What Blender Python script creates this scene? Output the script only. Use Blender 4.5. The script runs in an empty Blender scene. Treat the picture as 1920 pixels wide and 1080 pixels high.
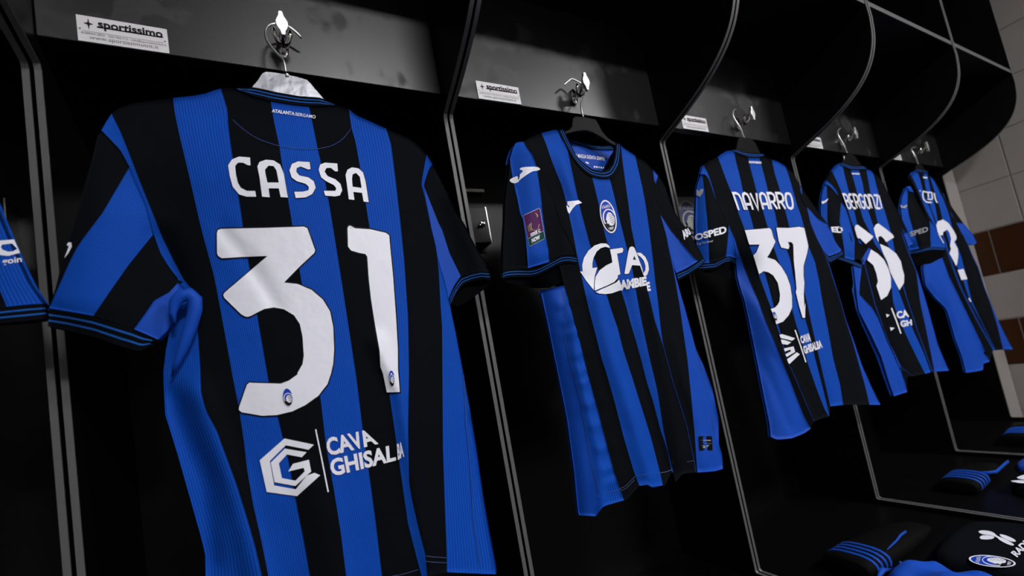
import bpy, bmesh, math, random
import numpy as np
from mathutils import Matrix, Vector
from mathutils.geometry import tessellate_polygon

random.seed(7)
scene = bpy.context.scene
COL = scene.collection
FZ = 1.02                                  # eye height above the floor; geometry is measured from the eye

# ------------------------------------------------------------------ camera, world, lights, exposure
W = np.array([[0.878177, 0.117397, -0.463706],
              [-0.443704, -0.162226, -0.881368],
              [-0.178695, 0.979745, -0.090373]])
F, CX, CY = 809.3, 958.3, 623.35
cam = bpy.data.cameras.new('camera')
cam.sensor_width = 36.0
cam.lens = F * 36.0 / 1920.0
cam.shift_x = (960 - CX) / 1920.0
cam.shift_y = (CY - 540) / 1920.0
cam.clip_start = 0.02
cam.dof.use_dof = True
cam.dof.focus_distance = 0.74
cam.dof.aperture_fstop = 3.2
camo = bpy.data.objects.new('camera', cam)
COL.objects.link(camo)
camo.matrix_world = Matrix([list(W[0]) + [0], list(W[1]) + [0], list(W[2]) + [FZ], [0, 0, 0, 1]])
scene.camera = camo
scene.view_settings.view_transform = 'Standard'
scene.view_settings.look = 'None'
scene.view_settings.gamma = 1.0
scene.view_settings.use_curve_mapping = False
scene.view_settings.exposure = 0.0
wd = bpy.data.worlds.new('world'); scene.world = wd; wd.use_nodes = True
wd.node_tree.nodes['Background'].inputs[0].default_value = (0.5, 0.55, 0.65, 1)
wd.node_tree.nodes['Background'].inputs[1].default_value = 0.02
LIGHT_STRENGTH = 128.0
LIGHTS = [(0.60, -1.60, 0.6, 0.30), (2.30, -1.50, 0.46, 0.38)]   # x, y, length, width of the ceiling lamps


# ------------------------------------------------------------------ materials
def mat(name, col, rough=0.5, metal=0.0, spec=0.5, noise=0.0, nscale=60.0, bump=0.0, bscale=200.0, emit=None, coat=0.0):
    m = bpy.data.materials.new(name); m.use_nodes = True
    nt = m.node_tree; b = nt.nodes['Principled BSDF']
    b.inputs['Base Color'].default_value = (*col, 1)
    b.inputs['Roughness'].default_value = rough
    b.inputs['Metallic'].default_value = metal
    b.inputs['Specular IOR Level'].default_value = spec
    b.inputs['Coat Weight'].default_value = coat
    tc = nt.nodes.new('ShaderNodeTexCoord')
    if noise:
        n = nt.nodes.new('ShaderNodeTexNoise'); n.inputs['Scale'].default_value = nscale; n.inputs['Detail'].default_value = 4
        nt.links.new(tc.outputs['Object'], n.inputs['Vector'])
        r = nt.nodes.new('ShaderNodeMix'); r.data_type = 'RGBA'
        r.inputs[6].default_value = (*[c * (1 - noise) for c in col], 1)
        r.inputs[7].default_value = (*[min(1, c * (1 + noise)) for c in col], 1)
        nt.links.new(n.outputs['Fac'], r.inputs[0]); nt.links.new(r.outputs[2], b.inputs['Base Color'])
    if bump:
        n = nt.nodes.new('ShaderNodeTexNoise'); n.inputs['Scale'].default_value = bscale; n.inputs['Detail'].default_value = 3
        nt.links.new(tc.outputs['Object'], n.inputs['Vector'])
        bp = nt.nodes.new('ShaderNodeBump'); bp.inputs['Distance'].default_value = bump
        nt.links.new(n.outputs['Fac'], bp.inputs['Height']); nt.links.new(bp.outputs['Normal'], b.inputs['Normal'])
    if emit:
        b.inputs['Emission Color'].default_value = (*emit[0], 1); b.inputs['Emission Strength'].default_value = emit[1]
    return m


def fabric(name, dark, light, ribs=0.0, rough=0.75, wrinkle=0.0025, sheen=0.1, spec=0.25):
    """knitted cloth: fine vertical ribs along uv.x, soft wrinkles, a grain of yarn"""
    m = bpy.data.materials.new(name); m.use_nodes = True
    nt = m.node_tree; L = nt.links; b = nt.nodes['Principled BSDF']
    b.inputs['Roughness'].default_value = rough
    b.inputs['Specular IOR Level'].default_value = spec
    b.inputs['Sheen Weight'].default_value = sheen
    b.inputs['Sheen Roughness'].default_value = 0.5
    tc = nt.nodes.new('ShaderNodeTexCoord')
    sx = nt.nodes.new('ShaderNodeSeparateXYZ'); L.new(tc.outputs['UV'], sx.inputs[0])
    mu = nt.nodes.new('ShaderNodeMath'); mu.operation = 'MULTIPLY'; mu.inputs[1].default_value = 2 * math.pi / 0.0027
    L.new(sx.outputs[0], mu.inputs[0])
    si = nt.nodes.new('ShaderNodeMath'); si.operation = 'SINE'; L.new(mu.outputs[0], si.inputs[0])
    ma = nt.nodes.new('ShaderNodeMath'); ma.operation = 'MULTIPLY_ADD'
    ma.inputs[1].default_value = 0.5 * ribs; ma.inputs[2].default_value = 0.5; L.new(si.outputs[0], ma.inputs[0])
    n2 = nt.nodes.new('ShaderNodeTexNoise'); n2.inputs['Scale'].default_value = 900; n2.inputs['Detail'].default_value = 1
    L.new(tc.outputs['Object'], n2.inputs['Vector'])
    ad = nt.nodes.new('ShaderNodeMath'); ad.operation = 'MULTIPLY_ADD'; ad.inputs[1].default_value = 0.25
    L.new(n2.outputs['Fac'], ad.inputs[0]); L.new(ma.outputs[0], ad.inputs[2])
    su = nt.nodes.new('ShaderNodeMath'); su.operation = 'SUBTRACT'; su.inputs[1].default_value = 0.125; L.new(ad.outputs[0], su.inputs[0])
    mx = nt.nodes.new('ShaderNodeMix'); mx.data_type = 'RGBA'; mx.clamp_factor = True
    mx.inputs[6].default_value = (*dark, 1); mx.inputs[7].default_value = (*light, 1)
    L.new(su.outputs[0], mx.inputs[0]); L.new(mx.outputs[2], b.inputs['Base Color'])
    n1 = nt.nodes.new('ShaderNodeTexNoise'); n1.inputs['Scale'].default_value = 9; n1.inputs['Detail'].default_value = 3
    L.new(tc.outputs['Object'], n1.inputs['Vector'])
    b1 = nt.nodes.new('ShaderNodeBump'); b1.inputs['Distance'].default_value = wrinkle * 4; b1.inputs['Strength'].default_value = 0.6
    L.new(n1.outputs['Fac'], b1.inputs['Height'])
    b2 = nt.nodes.new('ShaderNodeBump'); b2.inputs['Distance'].default_value = 0.0004; b2.inputs['Strength'].default_value = 0.5
    L.new(ad.outputs[0], b2.inputs['Height']); L.new(b1.outputs['Normal'], b2.inputs['Normal'])
    L.new(b2.outputs['Normal'], b.inputs['Normal'])
    return m


BLUE = fabric('royal_blue_ribbed_knit', (0.0008, 0.043, 0.29), (0.0016, 0.078, 0.52), ribs=0.9, sheen=0.0, spec=0.15)
BLUE2 = fabric('royal_blue_plain_knit', (0.0010, 0.054, 0.39), (0.0015, 0.066, 0.48), ribs=0.0, rough=0.6, sheen=0.03, spec=0.2)
BLACK = fabric('black_navy_knit', (0.0018, 0.0024, 0.0042), (0.0028, 0.0036, 0.006), ribs=0.0, sheen=0.0, spec=0.07, rough=0.85)
TRIMB = fabric('light_blue_rib_trim', (0.008, 0.08, 0.36), (0.014, 0.115, 0.48), ribs=0.0, sheen=0.0, spec=0.1)
SHADEIN = fabric('shaded_inner_cloth', (0.0006, 0.0008, 0.0014), (0.001, 0.0012, 0.002), ribs=0.0, sheen=0.0, spec=0.03)  # near-black that stands in for the shade inside the sleeve openings
SOCK = fabric('black_sock_knit', (0.0014, 0.0014, 0.0014), (0.0024, 0.0024, 0.0024), ribs=0.5, sheen=0.0, spec=0.08)
WHITE = mat('white_flock_print', (0.83, 0.83, 0.92), 0.42, spec=0.35, bump=0.004, bscale=16)
GREYP = mat('grey_print', (0.30, 0.31, 0.36), 0.5)
OUTL = mat('black_print_outline', (0.003, 0.003, 0.004), 0.5, spec=0.12)
NAVY = mat('crest_blue_print', (0.006, 0.05, 0.42), 0.5, spec=0.12)
DULLW = mat('dull_crest_white', (0.34, 0.34, 0.33), 0.5)
DULLB = mat('dull_crest_blue', (0.02, 0.03, 0.12), 0.5)
INK = mat('crest_black_print', (0.004, 0.004, 0.006), 0.5, spec=0.12)
PURPLE = mat('purple_patch_print', (0.075, 0.006, 0.085), 0.5, spec=0.12)
GREEN = mat('dark_green_patch_print', (0.002, 0.05, 0.04), 0.5, spec=0.12)
GOLD = mat('gold_foil_print', (0.30, 0.24, 0.10), 0.35, 0.8)
STITCH = mat('blue_stitching', (0.02, 0.05, 0.22), 0.7)
STITCHL = mat('pale_stitching', (0.06, 0.10, 0.22), 0.7)
PAPER = mat('white_sticker_paper', (0.80, 0.78, 0.80), 0.45)
PINK = mat('black_sticker_ink', (0.012, 0.012, 0.014), 0.5, spec=0.12)
PGREY = mat('thin_grey_ink', (0.14, 0.14, 0.15), 0.5)
CHROME = mat('polished_chrome', (0.86, 0.85, 0.84), 0.09, 1.0)
KNOB = mat('satin_chrome', (0.88, 0.87, 0.85), 0.40, 1.0)
WIRE = mat('zinc_wire', (0.92, 0.92, 0.92), 0.38, 1.0)
STEEL = mat('brushed_steel', (0.62, 0.60, 0.58), 0.3, 1.0, bump=0.0004, bscale=120)
HANGG = mat('hanger_plastic_painted_sheen', (0.20, 0.20, 0.22), 0.40, 0.8, noise=0.3, nscale=45, bump=0.002, bscale=30)  # reflection on grey-black plastic, put into a silver base colour
HANGB = mat('black_plastic_hanger', (0.003, 0.003, 0.0032), 0.5, spec=0.08, bump=0.0006, bscale=60)
BAND = mat('grey_edge_banding', (0.098, 0.096, 0.096), 0.5, noise=0.12, nscale=300)
TILEL = mat('pale_beige_glazed_tile', (0.27, 0.245, 0.228), 0.42, noise=0.07, nscale=16, bump=0.0006, bscale=40)
TILED = mat('brown_glazed_tile', (0.036, 0.0105, 0.002), 0.4, spec=0.25, noise=0.35, nscale=30, bump=0.0006, bscale=40)
GROUT = mat('grey_grout', (0.26, 0.235, 0.215), 0.9, noise=0.15, nscale=80)
PLASTER = mat('white_ceiling_paint', (0.62, 0.62, 0.63), 0.9, noise=0.03, nscale=20)
WALLP = mat('pale_wall_paint', (0.42, 0.40, 0.38), 0.8, noise=0.05, nscale=10)
FLOORM = mat('dark_rubber_floor', (0.06, 0.06, 0.065), 0.6, noise=0.25, nscale=60)
LAMP = mat('lamp_diffuser', (0.9, 0.9, 0.9), 0.5, emit=((0.985, 0.985, 1.0), LIGHT_STRENGTH))
LAMPF = mat('lamp_frame', (0.7, 0.7, 0.7), 0.5)


def laminate(name, base, r0, r1, spec):
    m = bpy.data.materials.new(name); m.use_nodes = True
    nt = m.node_tree; L = nt.links; b = nt.nodes['Principled BSDF']
    tc = nt.nodes.new('ShaderNodeTexCoord')
    n = nt.nodes.new('ShaderNodeTexNoise'); n.inputs['Scale'].default_value = 14; n.inputs['Detail'].default_value = 3
    L.new(tc.outputs['Object'], n.inputs['Vector'])
    cr = nt.nodes.new('ShaderNodeMapRange'); cr.inputs[1].default_value = 0.57; cr.inputs[2].default_value = 0.66
    cr.inputs[3].default_value = r0; cr.inputs[4].default_value = r1
    L.new(n.outputs['Fac'], cr.inputs[0]); L.new(cr.outputs[0], b.inputs['Roughness'])
    b.inputs['Base Color'].default_value = (*base, 1)
    b.inputs['Specular IOR Level'].default_value = spec
    n3 = nt.nodes.new('ShaderNodeTexNoise'); n3.inputs['Scale'].default_value = 700; n3.inputs['Detail'].default_value = 1
    L.new(tc.outputs['Object'], n3.inputs['Vector'])
    bp = nt.nodes.new('ShaderNodeBump'); bp.inputs['Distance'].default_value = 0.00025; bp.inputs['Strength'].default_value = 0.4
    L.new(n3.outputs['Fac'], bp.inputs['Height']); L.new(bp.outputs['Normal'], b.inputs['Normal'])
    return m


LAMI = laminate('black_satin_laminate', (0.0015, 0.0015, 0.0014), 0.40, 0.44, 0.22)
LAMP2 = laminate('black_fingerprinted_laminate', (0.0048, 0.0048, 0.0055), 0.37, 0.62, 0.66)


# ------------------------------------------------------------------ object helpers
def tag(o, label=None, cat=None, group=None, kind=None):
    if label: o['label'] = label
    if cat: o['category'] = cat
    if group: o['group'] = group
    if kind: o['kind'] = kind
    return o


LOC = {}


def thing(name, loc, label, cat, group=None):
    o = bpy.data.objects.new(name, None); COL.objects.link(o)
    o.location = (loc[0], loc[1], loc[2] + FZ); o.empty_display_size = 0.05
    LOC[o.name] = np.array(loc, float)
    return tag(o, label, cat, group)


def meshobj(name, verts, faces, mats, parent=None, mi=None, uv=None, smooth=True):
    """verts are measured from the eye; the object's origin goes to its thing's base"""
    base = LOC[parent.name] if parent is not None else np.array([0, 0, -FZ])
    v = np.asarray(verts, float) - base
    me = bpy.data.meshes.new(name)
    me.from_pydata([tuple(p) for p in v], [], [tuple(int(i) for i in f) for f in faces])
    for m in (mats if isinstance(mats, (list, tuple)) else [mats]): me.materials.append(m)
    if mi is not None: me.polygons.foreach_set('material_index', np.asarray(mi, np.int32))
    me.polygons.foreach_set('use_smooth', np.full(len(me.polygons), bool(smooth)))
    if uv is not None:
        ul = me.uv_layers.new(name='uv')
        idx = np.zeros(len(me.loops), np.int32); me.loops.foreach_get('vertex_index', idx)
        ul.data.foreach_set('uv', np.asarray(uv, np.float32)[idx].ravel())
    me.update()
    o = bpy.data.objects.new(name, me); COL.objects.link(o)
    if parent is not None: o.parent = parent
    LOC[o.name] = base
    return o


class MB:
    """collects simple solids into one mesh"""
    def __init__(s): s.v = []; s.f = []; s.m = []

    def add(s, v, f, mi=0):
        o = len(s.v); s.v += [tuple(p) for p in v]; s.f += [tuple(i + o for i in q) for q in f]; s.m += [mi] * len(f)

    def box(s, x0, x1, y0, y1, z0, z1, mi=0):
        v = [(x, y, z) for z in (z0, z1) for y in (y0, y1) for x in (x0, x1)]
        s.add(v, [(0, 2, 3, 1), (4, 5, 7, 6), (0, 1, 5, 4), (2, 6, 7, 3), (0, 4, 6, 2), (1, 3, 7, 5)], mi)

    def tube(s, pts, r, n=10, mi=0, flat=None):
        pts = [Vector(p) for p in pts]; k = len(pts)
        rr = r if isinstance(r, (list, tuple)) else [r] * k
        ring = []; up = Vector((0, 1, 0.01))
        for i, p in enumerate(pts):
            t = (pts[min(i + 1, k - 1)] - pts[max(i - 1, 0)]).normalized()
            a = t.cross(up)
            if a.length < 1e-4: a = t.cross(Vector((1, 0, 0)))
            a.normalize(); b = a.cross(t).normalized()
            ring += [tuple(p + a * (rr[i] * math.cos(2 * math.pi * j / n)) + b * (rr[i] * (flat or 1) * math.sin(2 * math.pi * j / n))) for j in range(n)]
        f = [(i * n + j, i * n + (j + 1) % n, (i + 1) * n + (j + 1) % n, (i + 1) * n + j) for i in range(k - 1) for j in range(n)]
        f += [tuple(range(n))[::-1], tuple((k - 1) * n + j for j in range(n))]
        s.add(ring, f, mi)

    def lathe(s, c, prof, n=20, axis='z', sq=(1, 1), mi=0):
        v = []
        for h, r in prof:
            for j in range(n):
                a = 2 * math.pi * j / n; p, q = r * math.cos(a) * sq[0], r * math.sin(a) * sq[1]
                v.append((c[0] + p, c[1] + q, c[2] + h) if axis == 'z' else (c[0] + p, c[1] + h, c[2] + q))
        k = len(prof)
        f = [(i * n + j, i * n + (j + 1) % n, (i + 1) * n + (j + 1) % n, (i + 1) * n + j) for i in range(k - 1) for j in range(n)]
        f += [tuple(range(n))[::-1], tuple((k - 1) * n + j for j in range(n))]
        s.add(v, f, mi)

    def build(s, name, mats, parent=None, smooth=False):
        o = meshobj(name, s.v, s.f, mats, parent, s.m, smooth=smooth)
        bm = bmesh.new(); bm.from_mesh(o.data); bmesh.ops.recalc_face_normals(bm, faces=bm.faces); bm.to_mesh(o.data); bm.free()
        return o


def box(name, m, parent, *a):
    b = MB(); b.box(*a); return b.build(name, m, parent)


def bevel(o, w=0.002, seg=2):
    md = o.modifiers.new('bevel', 'BEVEL'); md.width = w; md.segments = seg; md.limit_method = 'ANGLE'
    return o


# ------------------------------------------------------------------ photograph measurements -> places in the room
def rays(px):
    px = np.atleast_2d(np.asarray(px, float))
    c = np.stack([(px[:, 0] - CX) / F, -(px[:, 1] - CY) / F, -np.ones(len(px))], 1)
    return c @ W.T


def on_y(px, y):
    r = rays(px); return r * (np.asarray(y) / r[:, 1])[:, None]


def on_z(px, z):
    r = rays(px); return r * (z / r[:, 2])[:, None]


def C(x0, y0, s, pts):
    """measurements taken on an enlarged detail (its corner and its enlargement)"""
    return [(x0 + a / s, y0 + b / s) for a, b in pts]


def seg_dist(x, z, poly):
    d = np.full(x.shape, 1e9)
    for (ax, az), (bx, bz) in zip(poly[:-1], poly[1:]):
        vx, vz = bx - ax, bz - az; L = vx * vx + vz * vz + 1e-12
        t = np.clip(((x - ax) * vx + (z - az) * vz) / L, 0, 1)
        d = np.minimum(d, np.hypot(x - ax - t * vx, z - az - t * vz))
    return d


class Cloth:
    """front surface of a hanging shirt: y = Y0 - roundness - folds"""
    def __init__(s, Y0, hull, t, folds=()):
        s.Y0 = Y0; h = []
        for a, b in hull:
            A, B = on_y([a, b], Y0); h.append(((A[2] + B[2]) / 2, (A[0] + B[0]) / 2, abs(B[0] - A[0]) / 2))
        h.sort(); s.h = np.array(h); s.t = t; s.f = []
        for pts, A, w in folds:
            P = on_y(pts, Y0); s.f.append(([(p[0], p[2]) for p in P], A, w))

    def surf(s, x, z):
        xc = np.interp(z, s.h[:, 0], s.h[:, 1]); hw = np.interp(z, s.h[:, 0], s.h[:, 2])
        u = np.abs((x - xc) / hw)
        top = np.clip((s.h[-1, 0] + 0.02 - z) / 0.10, 0, 1)
        y = s.Y0 - s.t * np.clip(1 - u ** 2.2, 0, 1) * top ** 0.6
        for poly, A, w in s.f:
            y = y - A * np.exp(-(seg_dist(x, z, poly) / w) ** 2)
        return y

    def at(s, px, off=0.0):
        r = rays(px); ux, uz = r[:, 0] / r[:, 1], r[:, 2] / r[:, 1]
        ys = np.linspace(s.Y0 - 0.08, s.Y0 + 0.055, 44)
        g = np.stack([y - s.surf(ux * y, uz * y) for y in ys], 1)
        pos = g > 0; k = np.argmax(pos, 1); k[~pos.any(1)] = len(ys) - 1; k = np.clip(k, 1, None)
        n = np.arange(len(k)); g0, g1 = g[n, k - 1], g[n, k]
        y = ys[k - 1] + (ys[k] - ys[k - 1]) * np.clip(-g0 / np.where(abs(g1 - g0) < 1e-12, 1e-12, g1 - g0), 0, 1)
        P = np.stack([ux * y, y, uz * y], 1); d = r / np.linalg.norm(r, axis=1)[:, None]
        return P - d * off


class Plane:
    def __init__(s, axis, v): s.axis = axis; s.v = v

    def at(s, px, off=0.0):
        P = on_y(px, s.v) if s.axis == 'y' else on_z(px, s.v)
        d = rays(px); d = d / np.linalg.norm(d, axis=1)[:, None]
        return P - d * off


def resample(pts, n):
    p = np.asarray(pts, float)
    d = np.r_[0, np.cumsum(np.hypot(*np.diff(p, axis=0).T))]
    if d[-1] < 1e-9: return np.repeat(p[:1], n + 1, 0)
    t = np.linspace(0, d[-1], n + 1)
    return np.stack([np.interp(t, d, p[:, 0]), np.interp(t, d, p[:, 1])], 1)


def coons(L, R, T, B, nu, nv):
    L, R = resample(L, nv), resample(R, nv)
    T = resample(T if T else [L[0], R[0]], nu); B = resample(B if B else [L[-1], R[-1]], nu)
    T = T + (L[0] - T[0]) * np.linspace(1, 0, nu + 1)[:, None] + (R[0] - T[-1]) * np.linspace(0, 1, nu + 1)[:, None]
    B = B + (L[-1] - B[0]) * np.linspace(1, 0, nu + 1)[:, None] + (R[-1] - B[-1]) * np.linspace(0, 1, nu + 1)[:, None]
    u = np.linspace(0, 1, nu + 1)[None, :, None]; v = np.linspace(0, 1, nv + 1)[:, None, None]
    P = (1 - u) * L[:, None] + u * R[:, None] + (1 - v) * T[None] + v * B[None]
    P -= (1 - u) * (1 - v) * L[0] + u * (1 - v) * R[0] + (1 - u) * v * L[-1] + u * v * R[-1]
    return P.reshape(-1, 2)


class Sheet:
    """strips of cloth sewn side by side into one two-sided garment panel"""
    def __init__(s, cloth, off=0.0): s.c = cloth; s.off = off; s.v = []; s.f = []; s.m = []; s.uv = []; s.u0 = 0.0

    def strip(s, mi, L, R, T=None, B=None, nu=8, nv=40, rows=None):
        P = s.c.at(coons(L, R, T, B, nu, nv), s.off); G = P.reshape(nv + 1, nu + 1, 3)
        wid = float(np.mean(np.linalg.norm(np.diff(G, axis=1), axis=2).sum(1))); ln = float(np.mean(np.linalg.norm(np.diff(G, axis=0), axis=2).sum(0)))
        o = len(s.v); s.v += list(P)
        for j in range(nv + 1):
            for i in range(nu + 1): s.uv.append((s.u0 + wid * i / nu, ln * j / nv))
        s.u0 += wid
        for j in range(nv):
            k = mi if rows is None else rows((j + 0.5) / nv)
            for i in range(nu):
                a = o + j * (nu + 1) + i
                s.f.append((a, a + 1, a + nu + 2, a + nu + 1)); s.m.append(k)
        return s

    def chain(s, bounds, mis, tops=None, bots=None, nus=None, nv=40):
        for i, m in enumerate(mis):
            s.strip(m, bounds[i], bounds[i + 1], (tops or {}).get(i), (bots or {}).get(i), (nus or {}).get(i, 7), nv)
        return s

    def build(s, name, mats, parent, back=True, depth=0.006, weld=0.0004):
        bm = bmesh.new(); ul = bm.loops.layers.uv.new('uv')
        bv = [bm.verts.new(tuple(p)) for p in s.v]; bm.verts.index_update()
        for f, m in zip(s.f, s.m):
            try: fc = bm.faces.new([bv[i] for i in f])
            except ValueError: continue
            fc.material_index = m; fc.smooth = True
            for lp, i in zip(fc.loops, f): lp[ul].uv = s.uv[i]
        bmesh.ops.remove_doubles(bm, verts=bm.verts, dist=weld)
        bmesh.ops.dissolve_degenerate(bm, dist=1e-6, edges=bm.edges)
        bmesh.ops.recalc_face_normals(bm, faces=bm.faces)
        bm.faces.ensure_lookup_table()
        fr = list(bm.faces)
        if sum(f.normal.y for f in fr) > 0:
            bmesh.ops.reverse_faces(bm, faces=fr)
        if back:
            bd = [e for e in bm.edges if len(e.link_faces) == 1]
            mp = {}; Y0 = s.c.Y0
            for v in list(bm.verts):
                y = min(2 * Y0 - v.co.y, Y0 + 0.045)
                mp[v] = bm.verts.new((v.co.x, max(y, v.co.y) + depth, v.co.z))
            for f in fr:
                lu = {l.vert: l[ul].uv.copy() for l in f.loops}
                vs = [l.vert for l in f.loops][::-1]
                try: g = bm.faces.new([mp[v] for v in vs])
                except ValueError: continue
                g.material_index = f.material_index; g.smooth = True
                for l, v in zip(g.loops, vs): l[ul].uv = lu[v]
            for e in bd:
                f = e.link_faces[0]; a, b = e.verts
                try: g = bm.faces.new([b, a, mp[a], mp[b]])
                except ValueError: continue
                g.material_index = f.material_index; g.smooth = True
        me = bpy.data.meshes.new(name); base = LOC[parent.name]
        bmesh.ops.translate(bm, verts=bm.verts, vec=Vector(-base))
        bm.to_mesh(me); bm.free()
        for m in mats: me.materials.append(m)
        o = bpy.data.objects.new(name, me); COL.objects.link(o); o.parent = parent; LOC[o.name] = base
        return o


def grow(poly, d):
    p = np.asarray(poly, float); n = len(p)
    area = 0.5 * sum(p[i][0] * p[(i + 1) % n][1] - p[(i + 1) % n][0] * p[i][1] for i in range(n))
    sg = 1 if area > 0 else -1; out = []
    for i in range(n):
        a, b, c = p[i - 1], p[i], p[(i + 1) % n]
        e1 = (b - a) / (np.hypot(*(b - a)) + 1e-9); e2 = (c - b) / (np.hypot(*(c - b)) + 1e-9)
        n1 = np.array([e1[1], -e1[0]]) * sg; n2 = np.array([e2[1], -e2[0]]) * sg
        m = n1 + n2; L = np.hypot(*m); m = m / L if L > 1e-6 else n1
        out.append(b + m * d / max(0.5, float(m @ n1)))
    return out


def smooth_poly(poly, it=1):
    p = [np.asarray(q, float) for q in poly]
    for _ in range(it):
        q = []
        for i in range(len(p)):
            a, b = p[i], p[(i + 1) % len(p)]; q += [a * 0.78 + b * 0.22, a * 0.22 + b * 0.78]
        p = q
    return p


class Print:
    """flat printing laid on a surface: polygons in layers, each subdivided to follow the cloth"""
    def __init__(s, surf, cell=9.0): s.k = getattr(surf, 'lift', 1.0); s.s = surf; s.v = []; s.f = []; s.m = []; s.cell = cell

    def poly(s, mi, outer, holes=(), off=0.0016, sm=0):
        if sm: outer = smooth_poly(outer, sm); holes = [smooth_poly(h, sm) for h in holes]
        rings = [[Vector((p[0], p[1], 0)) for p in r] for r in [outer, *holes]]
        flat = [v for r in rings for v in r]
        bm = bmesh.new(); bv = [bm.verts.new(v) for v in flat]
        for t in tessellate_polygon(rings):
            try: bm.faces.new([bv[i] for i in t])
            except ValueError: pass
        for _ in range(6):
            lg = [e for e in bm.edges if e.calc_length() > s.cell]
            if not lg: break
            bmesh.ops.subdivide_edges(bm, edges=lg, cuts=1)
            bmesh.ops.triangulate(bm, faces=[f for f in bm.faces if len(f.verts) > 3])
        bm.verts.ensure_lookup_table(); bm.verts.index_update()
        px = np.array([(v.co.x, v.co.y) for v in bm.verts]); s._add(px, [[v.index for v in f.verts] for f in bm.faces], mi, off)
        bm.free(); return s

    def _add(s, px, faces, mi, off):
        if len(px) == 0: return
        P = s.s.at(px, off * s.k); o = len(s.v); s.v += list(P)
        for f in faces:
            a, b, c = (px[f[0]], px[f[1]], px[f[2]])
            cr = (b[0] - a[0]) * (c[1] - a[1]) - (b[1] - a[1]) * (c[0] - a[0])
            if cr > 0: f = f[::-1]
            s.f.append([i + o for i in f]); s.m.append(mi)

    def ring(s, mi, pts, w, off=0.0016, closed=False):
        """a drawn line of given width (pixels of the photograph)"""
        p = np.asarray(pts, float); n = len(p); Lp, Rp = [], []
        for i in range(n):
            a = p[i - 1] if (i > 0 or closed) else p[i]; c = p[(i + 1) % n] if (i < n - 1 or closed) else p[i]
            t = (c - a) / (np.hypot(*(c - a)) + 1e-9); nn = np.array([-t[1], t[0]])
            ww = w[i] if isinstance(w, (list, tuple)) else w
            Lp.append(p[i] + nn * ww / 2); Rp.append(p[i] - nn * ww / 2)
        px = np.array(Lp + Rp); k = n if closed else n - 1
        s._add(px, [[i, (i + 1) % n, n + (i + 1) % n] for i in range(k)] + [[i, n + (i + 1) % n, n + i] for i in range(k)], mi, off)
        return s

    def text(s, mi, txt, quad, bold=0.0, off=0.0016):
        """lettering fitted into a four-cornered field: top left, top right, bottom right, bottom left"""
        v, f = text_mesh(txt, bold); s._add(bil(quad, v[:, 0], 1 - v[:, 1]), f, mi, off); return s

    def strokes(s, mi, txt, quad, w=0.16, gap=0.28, off=0.0016):
        v, f = stroke_mesh(txt, w, gap); s._add(bil(quad, v[:, 0], 1 - v[:, 1]), f, mi, off); return s

    def build(s, name, mats, parent, label=None):
        o = meshobj(name, s.v, s.f, mats, parent, s.m, smooth=True)
        if label: o['label'] = label
        return o


def bil(q, u, v):
    q = [np.asarray(p, float) for p in q]; u = np.asarray(u)[:, None]; v = np.asarray(v)[:, None]
    return (q[0] * (1 - u) + q[1] * u) * (1 - v) + (q[3] * (1 - u) + q[2] * u) * v


_tc = {}


def text_mesh(txt, bold):
    if (txt, bold) in _tc: return _tc[(txt, bold)]
    cu = bpy.data.curves.new('t', 'FONT'); cu.body = txt; cu.offset = bold; cu.resolution_u = 3
    o = bpy.data.objects.new('t', cu); COL.objects.link(o)
    dg = bpy.context.evaluated_depsgraph_get(); me = bpy.data.meshes.new_from_object(o.evaluated_get(dg))
    bm = bmesh.new(); bm.from_mesh(me); bmesh.ops.triangulate(bm, faces=bm.faces); bm.verts.index_update()
    v = np.array([(a.co.x, a.co.y) for a in bm.verts]); f = [[a.index for a in b.verts] for b in bm.faces]; bm.free()
    bpy.data.objects.remove(o); bpy.data.curves.remove(cu); bpy.data.meshes.remove(me)
    lo, hi = v.min(0), v.max(0); v = (v - lo) / (hi - lo)
    _tc[(txt, bold)] = (v, f); return v, f


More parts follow.
